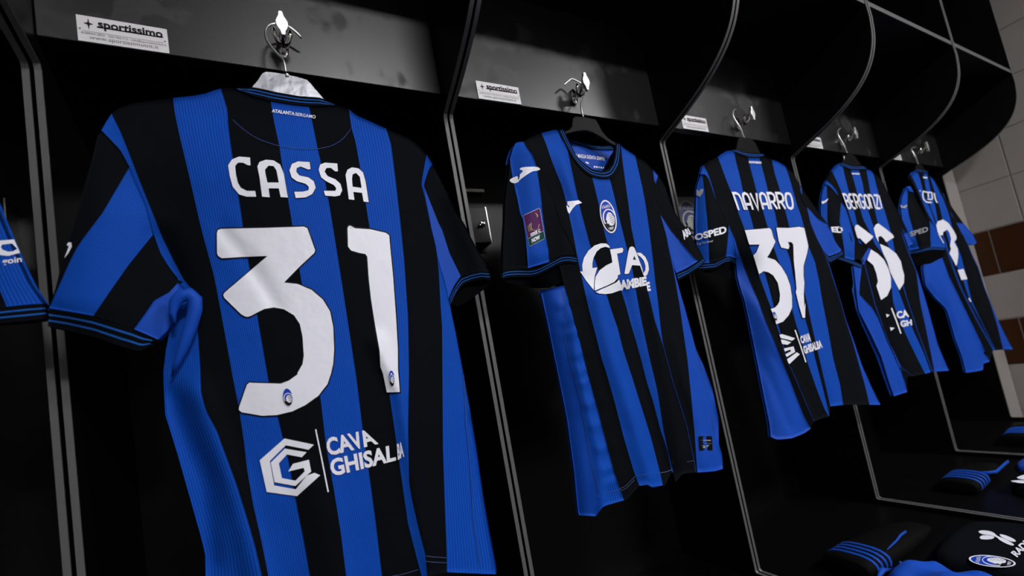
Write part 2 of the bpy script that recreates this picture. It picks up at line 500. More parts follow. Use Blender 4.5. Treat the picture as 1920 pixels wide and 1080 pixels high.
GLY = {
    'A': (1, [[(0, 0), (0, .7), (.14, .92), (.5, 1), (.86, .92), (1, .7), (1, 0)], [(0, .33), (1, .33)]]),
    'N': (1, [[(0, 0), (0, 1), (.5, 1), (.86, .9), (1, .65), (1, 0)]]),
    'V': (1, [[(0, 1), (.5, 0), (1, 1)]]),
    'R': (1, [[(0, 0), (0, 1), (.6, 1), (.92, .9), (1, .75), (.92, .55), (.6, .45), (0, .45)], [(.5, .45), (1, 0)]]),
    'O': (1, [[(.5, 1), (.14, .92), (0, .7), (0, .3), (.14, .08), (.5, 0), (.86, .08), (1, .3), (1, .7), (.86, .92), (.5, 1)]]),
    'B': (1, [[(0, 0), (0, 1), (.6, 1), (.9, .92), (.96, .76), (.85, .58), (.5, .52), (.85, .46), (1, .26), (.9, .07), (.6, 0), (0, 0)], [(0, .52), (.5, .52)]]),
    'E': (.85, [[(1, 1), (.3, 1), (0, .85), (0, .15), (.3, 0), (1, 0)], [(0, .5), (.8, .5)]]),
    'G': (1, [[(1, .85), (.8, 1), (.35, 1), (.05, .85), (0, .6), (0, .3), (.14, .07), (.5, 0), (.86, .07), (1, .3), (1, .48), (.5, .48)]]),
    'Z': (1, [[(0, 1), (1, 1), (0, 0), (1, 0)]]),
    'I': (.08, [[(.5, 0), (.5, 1)]]),
    'D': (1, [[(0, 0), (0, 1), (.5, 1), (.88, .85), (1, .6), (1, .4), (.88, .15), (.5, 0), (0, 0)]]),
    'S': (1, [[(1, .95), (.4, 1), (.08, .9), (0, .74), (.14, .58), (.8, .44), (1, .28), (.9, .08), (.5, 0), (0, .03)]]),
    'P': (1, [[(0, 0), (0, 1), (.6, 1), (.92, .9), (1, .75), (.92, .55), (.6, .45), (0, .45)]]),
    'C': (1, [[(1, .9), (.7, 1), (.3, .98), (.06, .86), (0, .6), (0, .35), (.1, .1), (.4, 0), (1, .03)]]),
    'L': (.8, [[(0, 1), (0, 0), (1, 0)]]),
}


def stroke_mesh(txt, w, gap, hr=1.9):
    """rounded block capitals drawn as strokes; hr = letter height over width"""
    V, Fc = [], []; x = 0.0
    for ch in txt:
        wd, lines = GLY[ch]
        for ln in lines:
            p = np.array([(x + a * wd, b * hr) for a, b in ln]); n = len(p); o = len(V)
            for i in range(n):
                a, c = p[max(i - 1, 0)], p[min(i + 1, n - 1)]
                e1 = p[i] - a; e2 = c - p[i]
                if np.hypot(*e1) < 1e-9: e1 = e2
                if np.hypot(*e2) < 1e-9: e2 = e1
                e1 = e1 / np.hypot(*e1); e2 = e2 / np.hypot(*e2)
                n1 = np.array([-e1[1], e1[0]]); n2 = np.array([-e2[1], e2[0]]); m = n1 + n2; m = m / max(np.hypot(*m), 1e-6)
                m = m / max(0.55, float(m @ n1)); V += [p[i] + m * w / 2, p[i] - m * w / 2]
            for i in range(n - 1):
                a = o + 2 * i; Fc += [[a, a + 1, a + 3], [a, a + 3, a + 2]]
        x += wd + gap
    V = np.array(V); V = (V - V.min(0)) / (V.max(0) - V.min(0)); return V, Fc


# the club crest in a unit field (x right, y down), laid into any four-cornered field
def egg(cx, cy, rx, ry, n=28, a0=0, a1=360):
    return [(cx + rx * math.cos(math.radians(a)), cy + ry * math.sin(math.radians(a))) for a in np.linspace(a0, a1, n, endpoint=(a1 - a0 != 360))]


def crest(name, surf, quad, parent, rich=True, cell=9, mono=False, off=0.0018):
    pr = Print(surf, cell); blue, ink, white = (1, 2, 0)
    def mp(pts):
        a = np.array(pts, float); return [tuple(p) for p in bil(quad, a[:, 0], a[:, 1])]
    pr.poly(white, mp(egg(.5, .5, .5, .5)), off=off)
    up = [p for p in egg(.5, .5, .43, .455, 60) if p[1] < .60]; up.sort(key=lambda p: math.atan2(p[1] - .5, p[0] - .5 if p[0] - .5 else 1e-9))
    upper = egg(.5, .5, .43, .455, 26, 168, 372)
    lower = egg(.5, .5, .43, .455, 22, 12, 168)
    pr.poly(blue, mp(upper), off=off + .0004)
    pr.poly(ink, mp(lower), off=off + .0004)
    arc = egg(.56, .56, .40, .27, 22, 150, 345)
    pr.ring(white, mp(arc), 0.07 * np.hypot(*(np.array(quad[1]) - quad[0])), off=off + .0008)
    head = [(.30, .70), (.36, .62), (.30, .58), (.38, .50), (.44, .43), (.56, .38), (.70, .40), (.82, .48), (.88, .58), (.84, .70), (.74, .77), (.58, .79), (.46, .76), (.42, .70)]
    pr.poly(white, mp(head), off=off + .0010, sm=1)
    for k in range(5):
        y = .45 + .06 * k
        pr.ring(ink, mp([(.52 + .02 * k, y), (.62, y + .005), (.72, y + .035), (.84, y + .05)]), max(.25, 0.028 * np.hypot(*(np.array(quad[1]) - quad[0]))), off=off + .0013)
    if rich:
        pr.text(white, '1907', mp([(.34, .82), (.68, .82), (.66, .90), (.36, .90)]), .02, off=off + .0010)
        pr.text(white, 'ATALANTA', mp([(.26, .155), (.74, .155), (.80, .245), (.20, .245)]), .01, off=off + .0010)
    return pr.build(name, [WHITE, NAVY, INK] if not mono else [DULLW, DULLB, INK], parent)


# ================================================================== the room
def struct(name, m, *b):
    o = box(name, m, None, *b); return tag(o, kind='structure')


struct('floor', FLOORM, -2.7, 2.95, -3.3, 1.08, -1.07, -1.02)
struct('ceiling', PLASTER, -2.7, 2.95, -3.3, 1.08, 1.75, 1.80)
struct('wall_back', WALLP, -2.7, 2.95, 0.98, 1.08, -1.02, 1.75)
struct('wall_front', WALLP, -2.7, 2.95, -3.4, -3.3, -1.02, 1.75)
struct('wall_left', WALLP, -2.8, -2.7, -3.3, 1.08, -1.02, 1.75)
wr = struct('wall_right', GROUT, 2.797, 2.95, -3.3, 0.98, -1.02, 1.75)


def tile_mesh(w, h, m):
    g = 0.0012; me = bpy.data.meshes.new('tile')
    a, b, c = w / 2 - g, h / 2 - g, 0.0022
    v = [(0.004, -a, -b), (0.004, a, -b), (0.004, a, b), (0.004, -a, b), (-0.0005, -a + c, -b + c), (-0.0005, a - c, -b + c), (-0.0005, a - c, b - c), (-0.0005, -a + c, b - c)]
    me.from_pydata(v, [], [(7, 6, 5, 4), (0, 1, 5, 4)[::-1], (1, 2, 6, 5)[::-1], (2, 3, 7, 6)[::-1], (3, 0, 4, 7)[::-1]])
    me.materials.append(m); bm = bmesh.new(); bm.from_mesh(me); bmesh.ops.recalc_face_normals(bm, faces=bm.faces); bm.to_mesh(me); bm.free()
    return me


tmesh = {}
for k in range(-6, 9):                                     # tiled end wall, laid course by course
    z0 = 0.04 + 0.2 * k; z1 = min(z0 + 0.2, 1.75); z0 = max(z0, -1.02)
    if z1 - z0 < 0.03: continue
    dark = k in (0, -2)
    wy = 0.30 if dark else 0.40
    ph = {0: 0.674, -2: 0.661, -3: 0.751, -1: 0.60}.get(k, 0.568)
    for n in range(-11 if not dark else -14, 3):
        ya, yb = ph + n * wy, ph + (n + 1) * wy
        if ya > 0.97 or ya < -3.2: continue
        if yb > 0.978: yb = 0.978
        key = (round(yb - ya, 3), round(z1 - z0, 3), dark)
        if key not in tmesh: tmesh[key] = tile_mesh(yb - ya, z1 - z0, TILED if dark else TILEL)
        o = bpy.data.objects.new('tile', tmesh[key]); COL.objects.link(o)
        o.parent = wr; o.location = (2.7945, (ya + yb) / 2, (z0 + z1) / 2 + FZ)
struct('trim_1', TILEL, 2.631, 2.79, 0.728, 0.745, -1.02, 1.75)     # filler strip closing the gap between the last locker and the end wall

for i, (x, y, lx, ly) in enumerate(LIGHTS):
    t = thing('ceiling_light', (x, y, 1.75), ['white ceiling lamp facing the locker of the shirt lettered CASSA', 'squarer white ceiling lamp by the tiled end wall'][i], 'lamp', 'ceiling lamps')
    b = MB(); b.box(x - lx / 2 - .02, x + lx / 2 + .02, y - ly / 2 - .02, y - ly / 2, 1.71, 1.75); b.box(x - lx / 2 - .02, x + lx / 2 + .02, y + ly / 2, y + ly / 2 + .02, 1.71, 1.75)
    b.box(x - lx / 2 - .02, x - lx / 2, y - ly / 2, y + ly / 2, 1.71, 1.75); b.box(x + lx / 2, x + lx / 2 + .02, y - ly / 2, y + ly / 2, 1.71, 1.75)
    b.build('lamp_frame', LAMPF, t)
    box('diffuser', LAMP, t, x - lx / 2, x + lx / 2, y - ly / 2, y + ly / 2, 1.715, 1.735)

# ================================================================== lockers
PROF = [(0.455, 1.50), (0.455, 0.80), (0.4545, 0.76), (0.459, 0.705), (0.472, 0.662), (0.491, 0.628), (0.517, 0.600), (0.550, 0.576), (0.590, 0.555), (0.640, 0.535), (0.690, 0.518),
        (0.717, 0.508), (0.720, 0.500), (0.720, -0.552), (0.715, -0.557), (0.205, -0.557), (0.200, -0.562), (0.200, -1.02)]
mid = PROF[2:12]
for _ in range(2):                         # round off the curve
    q = [mid[0]]
    for (a, b), (c, d) in zip(mid[:-1], mid[1:]): q += [(a * .75 + c * .25, b * .75 + d * .25), (a * .25 + c * .75, b * .25 + d * .75)]
    mid = q + [mid[-1]]
PROF = PROF[:2] + mid + PROF[12:]
XD = lambda k: -0.2383 + 0.576 * k
YB, ZT = 0.945, 1.50


def side_panel(parent, x0, x1):
    n = len(PROF); out = [(y, z) for y, z in PROF] + [(YB, -1.02), (YB, 1.50)]; m = len(out)
    v = [(x, y, z) for x in (x0, x1) for y, z in out]
    rings = [[Vector((y, z, 0)) for y, z in out]]; tri = tessellate_polygon(rings)
    f = [tuple(t) for t in tri] + [tuple(i + m for i in t)[::-1] for t in tri] + [(i, (i + 1) % m, m + (i + 1) % m, m + i) for i in range(m)]
    b = MB(); b.add(v, f); p = b.build('side_panel', LAMI, parent)
    vv = []
    P = np.array(PROF)
    for i in range(n):
        a, c = P[max(i - 1, 0)], P[min(i + 1, n - 1)]; t = (c - a) / np.hypot(*(c - a)); nn = np.array([t[1], -t[0]])
        if nn[0] > 0 and abs(nn[0]) > .5: nn = -nn
        if abs(nn[0]) <= .5: nn = -nn if (nn[1] < 0 and P[i][1] < 0) or (nn[1] > 0 and P[i][1] > 0) else nn
        q = P[i] + nn * 0.0012
        for x in (x0 + .0004, x1 - .0004): vv += [(x, *P[i]), (x, *q)]
    ff = []
    for i in range(n - 1):
        a, b2 = i * 4, (i + 1) * 4
        ff += [(a + 1, a + 3, b2 + 3, b2 + 1), (a, a + 1, b2 + 1, b2), (a + 3, a + 2, b2 + 2, b2 + 3)]
    e = MB(); e.add(vv, ff); tag(e.build('edge_band', BAND, p), 'light grey edge band along the curved front')
    return p


HOOKX = [0.0535, 0.634, 1.213, 1.776, 2.338]
LABS = {-1: 'black open locker at the left edge, mostly out of frame', 0: 'black open locker holding the shirt lettered CASSA', 1: 'black open locker holding the shirt hung front outwards',
          2: 'black open locker holding the shirt lettered NAVARRO', 3: 'black open locker holding the shirt lettered BERGONZI', 4: 'last black open locker, against the tiled end wall'}


def coat_hook(parent, x, z):
    """z: middle of the front knob"""
    b = MB(); b.lathe((x, .7045, z - .004), [(-.0035, .0085), (-.002, .010), (.002, .010), (.0032, .009)], 24, 'y', (0.85, 1.9))
    o = b.build('coat_hook', CHROME, parent, True); o['label'] = 'chrome coat hook screwed to the black panel'
    b = MB(); b.tube([(x, .703, z - .006), (x, .690, z - .006), (x, .676, z - .003), (x, .663, z)], [.0075, .0058, .005, .005], 14)
    b.build('hook_stem', CHROME, o, True)
    prof = [(-.0195, .0024), (-.018, .0030), (-.0125, .0038), (-.009, .0060), (-.003, .0086), (.003, .0086), (.008, .0064), (.0125, .0040), (.0165, .0034), (.0190, .0032), (.0200, .0022)]
    out = [(x + r, z + h) for h, r in prof] + [(x - r, z + h) for h, r in prof[::-1]]      # spindle-shaped flat front knob
    n = len(out); b = MB(); tri = tessellate_polygon([[Vector((p[0], p[1], 0)) for p in out]])
    b.add([(p[0], .6565, p[1]) for p in out] + [(p[0], .664, p[1]) for p in out], [tuple(t) for t in tri] + [tuple(i + n for i in t)[::-1] for t in tri] + [(i, (i + 1) % n, n + (i + 1) % n, n + i) for i in range(n)])
    bevel(b.build('hook_knob', KNOB, o), .002, 3)
    for sg in (-1, 1):                                          # two small ears behind the knob
        b = MB(); b.tube([(x + sg * .002, .690, z - .013), (x + sg * .0070, .682, z - .010), (x + sg * .0105, .677, z - .003), (x + sg * .0112, .675, z + .005)], [.0034, .0040, .0038, .0020], 12)
        b.build('hook_prong', CHROME, o, True)


def sticker(parent, quad):
    pl = Plane('y', 0.7065); q = [np.asarray(p, float) for p in quad]
    P = pl.at(q); x0, x1 = P[[0, 3], 0].mean(), P[[1, 2], 0].mean(); z1, z0 = P[[0, 1], 2].mean(), P[[2, 3], 2].mean()
    o = box('sticker', PAPER, parent, x0, x1, 0.7062, 0.7078, z0, z1); o['label'] = 'white supplier sticker with black lettering'
    w, h = x1 - x0, z1 - z0
    def lay(v): return [(x0 + a * w, 0.7062, z1 - b * h) for a, b in v]
    def wr_(txt, u0, u1, t0, t1, bold, nm, m=PINK):
        v, f = text_mesh(txt, bold); pts = lay([(u0 + a * (u1 - u0), t0 + (1 - b) * (t1 - t0)) for a, b in v])
        pts = [(a, y - .0004, c) for a, y, c in pts]; meshobj(nm, pts, f, m, o, smooth=False)
    wr_('sportissimo', .225, .945, .10, .50, .03, 'lettering')
    wr_('ALBINO (BG) · 035.752.712 · info@sportissimotnt.it', .035, .975, .635, .74, 0, 'lettering', PGREY)
    wr_('www.sportissimotnt.it', .12, .88, .76, .93, 0, 'lettering', PGREY)
    st = []
    for k in range(8):
        a = math.pi / 2 + k * math.pi / 4; r = (.115, .03)[k % 2]
        st.append((.125 + r * 0.42 * math.cos(a) * 1.1, .30 - r * 2.0 * math.sin(a) * 1.0))
    meshobj('star_mark', [(a, y - .0004, c) for a, y, c in lay(st + [(.125, .30)])], [(8, (k + 1) % 8, k) for k in range(8)], PINK, o, smooth=False)
    meshobj('rule_line', [(a, y - .0003, c) for a, y, c in lay([(.05, .595), (.95, .595), (.95, .605), (.05, .605)])], [(0, 1, 2, 3)], PGREY, o, smooth=False)
    meshobj('strike_line', [(a, y - .0004, c) for a, y, c in lay([(.21, .36), (.95, .36), (.95, .40), (.21, .40)])], [(0, 1, 2, 3)], PINK, o, smooth=False)
    for u in (.03, .965):
        meshobj('rivet_dot', [(a, y - .0004, c) for a, y, c in lay([(u + .010 * math.cos(k * .785), .53 + .025 * math.sin(k * .785)) for k in range(8)])], [tuple(range(8))], PINK, o, smooth=False)


STK = {0: [(142, 28), (313, 54), (317, 99), (147, 77)], 1: [(892, 151.5), (972, 164), (977, 195), (897.5, 185.5)]}
for k in range(-1, 5):
    xa, xb = XD(k) - .008, XD(k + 1) - .012
    lk = thing('locker', ((xa + xb) / 2, YB, -1.02), LABS[k], 'locker', 'row of black open lockers')
    side_panel(lk, xa, xa + .008); side_panel(lk, xb - .008, xb)
    i0, i1 = xa + .008, xb - .008
    box('back_panel', LAMI, lk, i0, i1, YB - .008, YB, -1.02, ZT)
    box('top_panel', LAMI, lk, i0, i1, .456, YB - .008, ZT - .018, ZT)
    sh = box('shelf', LAMI, lk, i0, i1, .457, YB - .008, .797, .811)
    tag(box('edge_band', BAND, sh, i0, i1, .4555, .457, .797, .811), 'light grey edge band on the shelf front')
    bevel(box('hook_panel', LAMP2, lk, i0 + .001, i1 - .001, .708, .726, .5415, .797), .0008, 1)
    bevel(box('seat_board', LAMI, lk, i0, i1, .205, YB - .008, -.595, -.570), .003)
    box('seat_riser', LAMI, lk, i0, i1, .225, .243, -1.02, -.595)
    if k >= 0:
        coat_hook(lk, HOOKX[k], .583)
    if k in STK: sticker(lk, STK[k])
    elif k >= 2:
        xs = {2: (.979, 1.079), 3: (1.552, 1.651), 4: (2.125, 2.224)}[k]
        z = .582
        P = np.array([(xs[0], .7065, z), (xs[1], .7065, z), (xs[1], .7065, z - .039), (xs[0], .7065, z - .039)])
        cc = P @ W; pxs = np.stack([CX + F * cc[:, 0] / -cc[:, 2], CY - F * cc[:, 1] / -cc[:, 2]], 1)
        sticker(lk, [tuple(p) for p in pxs])
    # lockbox and chrome rail on the back panel
    bx = {-1: -.355, 1: .468}.get(k)
    if bx is not None:
        lb = bevel(box('lockbox', LAMI, lk, bx - .10, bx, .905, YB - .008, .315, .405), .002)
        box('steel_edge', STEEL, lb, bx - .0012, bx + .0010, .9035, YB - .008, .315, .405)
        m = MB(); m.lathe((bx - .016, .9035, .362), [(-.006, .0055), (-.005, .007), (.0, .007)], 16, 'y'); m.lathe((bx - .026, .9035, .357), [(-.009, .003), (-.006, .004), (.0, .004)], 12, 'y')
        m.build('key_lock', CHROME, lb, True)
        rx = {-1: -.364, 1: .480}[k]
        rl = MB(); rl.box(rx - .11, rx, .916, YB - .008, .449, .459); bevel(rl.build('steel_rail', STEEL, lk), .002)
    if k == 2:                                                  # printed crest plate on the back panel
        cp = bevel(box('crest_plate', mat('pale_grey_plate', (.17, .17, .18), .5), lk, 1.145, 1.320, .930, YB - .008, .285, .466), .002)
        cp['label'] = 'pale grey plate printed with the club crest'
        crest('crest_print', Plane('y', .930), [(1266, 375), (1305, 376), (1321, 447), (1283, 446)], cp, True, 9, True, off=.0008)


# ================================================================== shirts
def trim_rows(v): return 1 if (.26 < v < .36 or .60 < v < .70) else 0


MATS = [BLACK, BLUE, BLUE2, SHADEIN]
TR = [BLACK, TRIMB]
Y0 = 0.655
ITALIC = None


def band(name, cloth, parent, upper, lower, off=.0022, nu=24):
    """knitted collar or cuff edge with two pale blue lines"""
    s = Sheet(cloth, off); s.strip(0, [upper[0], lower[0]], [upper[-1], lower[-1]], upper, lower, nu, 30, trim_rows)
    return s.build(name, TR, parent, back=True, depth=.003)


def shirt(loc, label):
    return thing('football_shirt', loc, label, 'shirt', 'striped football shirts on hangers')


# ---- shirt numbered 31 -------------------------------------------------------
A = lambda *p: C(60, 160, 4.5, p)
c1 = Cloth(Y0, [((208, 213), (800, 290)), ((288, 439), (808, 425)), ((335, 530), (826, 500)), ((306, 700), (869, 700)), ((333, 851), (896, 855)), ((385, 1040), (931, 1066)), ((412, 1285), (960, 1250))], .030,
           [([(700, 650), (742, 740), (760, 850), (772, 935), (800, 1070)], .010, .012), ([(378, 740), (407, 815), (440, 904), (490, 1080), (530, 1240)], .009, .014),
            ([(880, 790), (893, 880), (905, 980), (915, 1080)], -.006, .008), ([(320, 740), (360, 850), (385, 900), (395, 1060)], -.008, .012),
            ([(200, 300), (150, 560)], .016, .035), ([(255, 420), (215, 600)], .010, .03), ([(850, 380), (900, 510)], .012, .02),
            ([(420, 440), (470, 500), (520, 580)], -.003, .010), ([(590, 900), (640, 1150)], .006, .02), ([(300, 440), (335, 520)], -.006, .012)])
s31 = shirt((.045, Y0, -.34), 'blue and black striped football shirt lettered CASSA with number 31')
B = [
    [(190, 245), (225, 280), (243, 313), (262, 360), (280, 408), (288, 439), (301, 475), (319, 504), (335, 523), (328, 580), (312, 650), (306, 700), (310, 777), (333, 851), (352, 918), (375, 999), (385, 1038), (387, 1130), (412, 1285)],
    [(209, 213), (225, 245), (243, 290), (262, 340), (285, 397), (305, 447), (330, 497), (346, 527), (365, 548), (370, 607), (375, 680), (377, 735), (386, 770), (407, 809), (421, 848), (442, 904), (463, 971), (479, 1027), (491, 1080), (527, 1242)],
    [(324.5, 183.5), (328, 212), (337.5, 257), (346, 292), (355, 330), (371, 400), (380, 438), (402, 518), (418.5, 607), (438, 714), (449, 770), (458, 830), (463, 876), (475, 946), (491, 1017), (503.5, 1080), (538, 1238)],
    [(414, 166), (427, 208), (427.5, 230), (433, 277), (436, 293), (452, 400), (466, 492), (482, 590), (503, 712), (523, 791), (542, 869), (556, 946), (570, 1017), (581, 1080), (607, 1213)],
    [(507, 188), (513, 224), (524, 275), (531, 323), (544.5, 400), (565, 527), (585, 650), (600, 740), (612, 841), (626, 918), (639, 999), (649, 1080), (671, 1188)],
    [(579, 198), (588, 241), (596, 282), (609.5, 340), (620, 400), (638, 512.6), (652.6, 607), (668, 708), (679, 798.5), (693, 897), (704, 978), (716, 1080), (732, 1160)],
    [(654, 204), (659, 240), (667, 267), (675.5, 315.5), (690, 408), (705, 500), (719, 620), (730, 739), (741, 812.6), (755, 911), (765, 981.5), (785, 1059), (796, 1100)],
    [(724, 241), (733, 269), (742, 340), (750, 410), (758, 489), (765, 593), (767, 696), (765, 805), (767, 904), (772, 936), (786.5, 999), (797, 1038), (801, 1080)],
    [(800, 289.5), (795, 315), (790, 345.6), (792, 352), (799, 380), (809, 429), (817, 462), (820, 482), (823, 513), (825.6, 564), (829, 615.6), (829.5, 700), (830.5, 841), (834, 946), (837.5, 1034), (838, 1073)],
    [(811, 308), (804, 318), (795.5, 344.5), (797, 370), (803, 400), (809, 429), (817, 462), (820, 481), (827, 506), (834, 532), (842, 560), (848, 593), (854, 620), (869, 700), (881.5, 767), (895.6, 855), (906, 929), (918, 999), (931, 1066), (930, 1077)]]
tops = {0: [(190, 245), (197, 232), (209, 213)], 1: [(209, 213), (224, 202), (251, 193), (282, 189), (324.5, 183.5)], 2: [(324.5, 183.5), (360, 180), (387, 175), (400, 170), (414, 166)],
        3: [(414, 166), (430, 164), (446, 167), (475, 180), (507, 188)], 4: [(507, 188), (545, 194.5), (579, 198)], 5: [(579, 198), (605, 198), (628, 197), (654, 204)],
        6: [(654, 204), (667, 215.5), (684, 223), (724, 241)], 7: [(724, 241), (773, 262), (791, 278), (800, 289.5)]}
sh = Sheet(c1).chain(B, [1, 0, 1, 0, 1, 0, 1, 0, 1], tops, nus={0: 12, 1: 12, 2: 9, 3: 9, 4: 8, 5: 8, 6: 8, 7: 8, 8: 7}, nv=80)
sh.build('body', MATS, s31)
band('collar', c1, s31, [(443, 165), (477, 163.5), (520, 173), (560, 180), (601, 183), (628, 195)], [(446, 168), (475, 180.5), (507, 188.5), (545, 195), (579, 198.5), (628, 198)])
# left sleeve, seen nearly flat
sl = Sheet(c1, .001)
sb1 = [(191, 245), (182, 255.5), (171, 304), (158, 349), (149, 382), (135, 430), (122, 475), (112, 509), (103, 545), (92, 576)]
sb2 = [(243, 313), (192, 400), (158.5, 444), (143, 467), (130, 493), (116, 524.5), (99, 563), (92.4, 578)]
sb3 = [(287, 440), (241.5, 496), (205, 548), (175, 592)]
sb4 = [(343, 528), (330, 540), (317, 548), (289.5, 563), (280, 579), (267.5, 594.5), (251, 617)]
sl.strip(0, sb1, sb2, [(191, 245), (225, 280), (243, 313)], None, 10, 50)
sl.strip(1, sb2, sb3, [(243, 313), (251, 333), (273, 382), (280, 408), (287, 440)], [(92.4, 578), (130, 584), (175, 592)], 16, 50)
sl.strip(0, sb3, sb4, [(287, 440), (301, 475), (319, 504), (333, 525), (343, 528)], [(175, 592), (215, 604), (251, 617)], 12, 50)
sl.build('sleeve', MATS, s31)
band('cuff', c1, s31, [(92, 580), (130, 585), (174, 593), (215.6, 605), (252, 616), (288, 633)], [(90, 612), (125, 618), (177, 631), (226, 649), (262, 659), (280, 650)])
# blue underarm cloth bunched below the armpit
sl = Sheet(c1, .004)
sl.strip(2, [(334, 530), (317, 548), (289.5, 563), (267.5, 594.5), (251, 617)], [(346, 540), (326, 560), (325, 580), (328.5, 603), (312, 622), (297, 637)], None, [(251, 617), (270, 625), (297, 637)], 12, 30)
sl.build('underarm_panel', MATS, s31, depth=.004)
b = MB()
rp = [(328, 606), (324, 586), (328, 567), (340, 555), (355, 552), (365, 561), (366, 580), (358, 610), (346, 645), (333, 676), (322, 706)]
rw = [.001, .004, .0065, .008, .0085, .008, .0075, .0072, .0062, .004, .001]
b.tube([tuple(p) for p in on_y(rp, np.array([.634, .633, .632, .631, .631, .632, .633, .635, .637, .640, .646]))], rw, 14, flat=.8)
o = b.build('underarm_fold', [BLUE2], s31, True)
# right sleeve, falling away
sl = Sheet(c1, .001)
r1 = [(795.5, 346), (797, 370), (803, 400), (809, 429), (817, 462), (820, 482), (834, 530), (841, 560)]
r2 = [(796, 352), (807, 380), (823, 420), (829, 431), (843, 475.5), (864, 518)]
r3 = [(811, 308), (822, 327), (840, 364), (853, 393), (871, 420), (884, 447), (900, 475.5), (909, 491), (917, 509)]
sl.strip(2, r1, r2, None, [(841, 560), (852, 535), (864, 518)], 6, 40)
sl.strip(0, r2, r3, [(796, 352), (804, 318), (811, 308)], [(864, 518), (882, 512), (900, 508), (917, 509)], 10, 40)
sl.build('sleeve', MATS, s31)
band('cuff', c1, s31, [(841, 560), (849, 542), (858, 527), (864, 519.5), (882, 512), (900, 508), (917, 509)], [(846, 572), (855, 552), (864, 539), (870, 533), (885, 527), (905, 523), (921, 525)])
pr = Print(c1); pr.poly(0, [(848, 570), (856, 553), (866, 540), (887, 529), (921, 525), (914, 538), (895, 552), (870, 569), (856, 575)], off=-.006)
pr.build('sleeve_opening_shade', [SHADEIN], s31)  # dark sheet painting the shade in the cuff opening
H = lambda p: C(380, 400, 3.375, p); Fq = lambda p: C(280, 700, 2.841, p)
three = H([(90, 125), (96, 106), (115, 98), (400, 92), (640, 84), (662, 94), (712, 235), (705, 252), (610, 340), (515, 438), (600, 447), (690, 485), (760, 545), (806, 620), (826, 720), (832, 860), (826, 950)]) + \
    Fq([(968, 0), (949, 57), (900, 120), (830, 170), (760, 203), (680, 222), (600, 226), (492, 207), (477, 195), (478, 180), (520, 60), (533, 49), (560, 51), (700, 55), (745, 38), (790, 5)]) + \
    H([(600, 1010), (632, 955), (640, 900), (632, 780), (615, 700), (578, 645), (515, 607), (450, 595), (390, 605), (340, 630), (303, 650), (285, 655), (268, 652), (245, 640), (138, 535), (130, 518), (140, 500), (410, 270), (250, 276), (120, 284), (98, 270), (91, 255)])
K = lambda p: C(500, 690, 4.154, p)
one = H([(917, 92), (926, 79), (940, 80), (965, 95), (1060, 101), (1160, 124), (1180, 140), (1190, 250), (1205, 400), (1215, 540), (1225, 680), (1235, 860)]) + K([(1022, 0), (1025, 40), (1037, 187), (936, 190), (905, 40), (890, 0)]) + \
    H([(1125, 975), (1120, 870), (1090, 700), (1065, 540), (1050, 400), (1042, 275), (1030, 257), (990, 250), (940, 235), (920, 210)])
for p in (three, one):
    pr = Print(c1); pr.poly(1, grow(p, 2.3), off=.0010); pr.poly(0, p, off=.0018); pr.build('number_digit', [WHITE, OUTL], s31)
crest('number_crest', c1, [(527.5, 727), (548, 727), (551.5, 762.5), (531, 762.5)], s31, False, off=.0024)
crest('number_crest', c1, [(727, 693), (740, 694), (741, 725.5), (730, 725.5)], s31, False, off=.0024)
N = lambda p: C(400, 140, 4.153, p)
pr = Print(c1)
for pol, hol in [([(285, 645), (200, 638), (145, 660), (115, 705), (128, 790), (150, 870), (200, 932), (260, 950), (333, 950), (326, 905), (260, 905), (213, 880), (190, 840), (175, 770), (170, 710), (192, 685), (230, 685), (270, 705), (290, 705)], []),
                 ([(380, 950), (360, 800), (343, 715), (360, 680), (410, 662), (470, 668), (520, 700), (548, 770), (580, 956), (525, 953), (510, 885), (430, 885), (440, 955)], [[(421, 840), (510, 840), (492, 745), (470, 712), (430, 708), (402, 740), (406, 775)]]),
                 ([(750, 680), (660, 675), (612, 695), (593, 745), (610, 800), (650, 830), (720, 850), (745, 875), (740, 900), (700, 910), (630, 912), (642, 960), (720, 955), (770, 930), (797, 880), (782, 830), (740, 800), (670, 785), (645, 755), (650, 727), (680, 715), (738, 738), (757, 735)], []),
                 ([(965, 692), (870, 685), (832, 700), (820, 740), (840, 800), (880, 830), (940, 860), (958, 885), (950, 905), (860, 905), (872, 942), (950, 948), (985, 940), (1003, 900), (990, 850), (950, 815), (890, 790), (866, 755), (880, 727), (915, 725), (948, 752), (970, 752)], []),
                 ([(1055, 970), (1040, 850), (1030, 780), (1045, 740), (1080, 722), (1130, 730), (1165, 760), (1185, 830), (1210, 993), (1170, 988), (1158, 920), (1090, 913), (1098, 975)], [[(1085, 873), (1155, 882), (1141, 795), (1112, 765), (1085, 775), (1079, 810)]])]:
    pr.poly(1, grow(N(pol), 1.0), [grow(N(h), -1.0) for h in hol], off=.0010); pr.poly(0, N(pol), [N(h) for h in hol], off=.0018)
pr.build('name_lettering', [WHITE, OUTL], s31)
pr = Print(c1); pr.text(0, 'ATALANTA', N([(458, 266), (634, 291), (634, 318), (455, 292)]), .035); pr.text(0, 'BERGAMO', N([(641, 293), (797, 317), (795, 343), (640, 319)]), .01)
pr.build('neck_lettering', [WHITE], s31)
pr = Print(c1); pr.ring(0, smooth_poly(N([(113, 300), (150, 352), (250, 440), (350, 503), (510, 556), (650, 578), (810, 580), (920, 556), (1000, 510), (1050, 452), (1078, 408)]), 1)[1:-2], .9)
pr.build('yoke_stitching', [STITCH], s31)
G = lambda p: C(600, 700, 2.842, p)
pr = Print(c1)
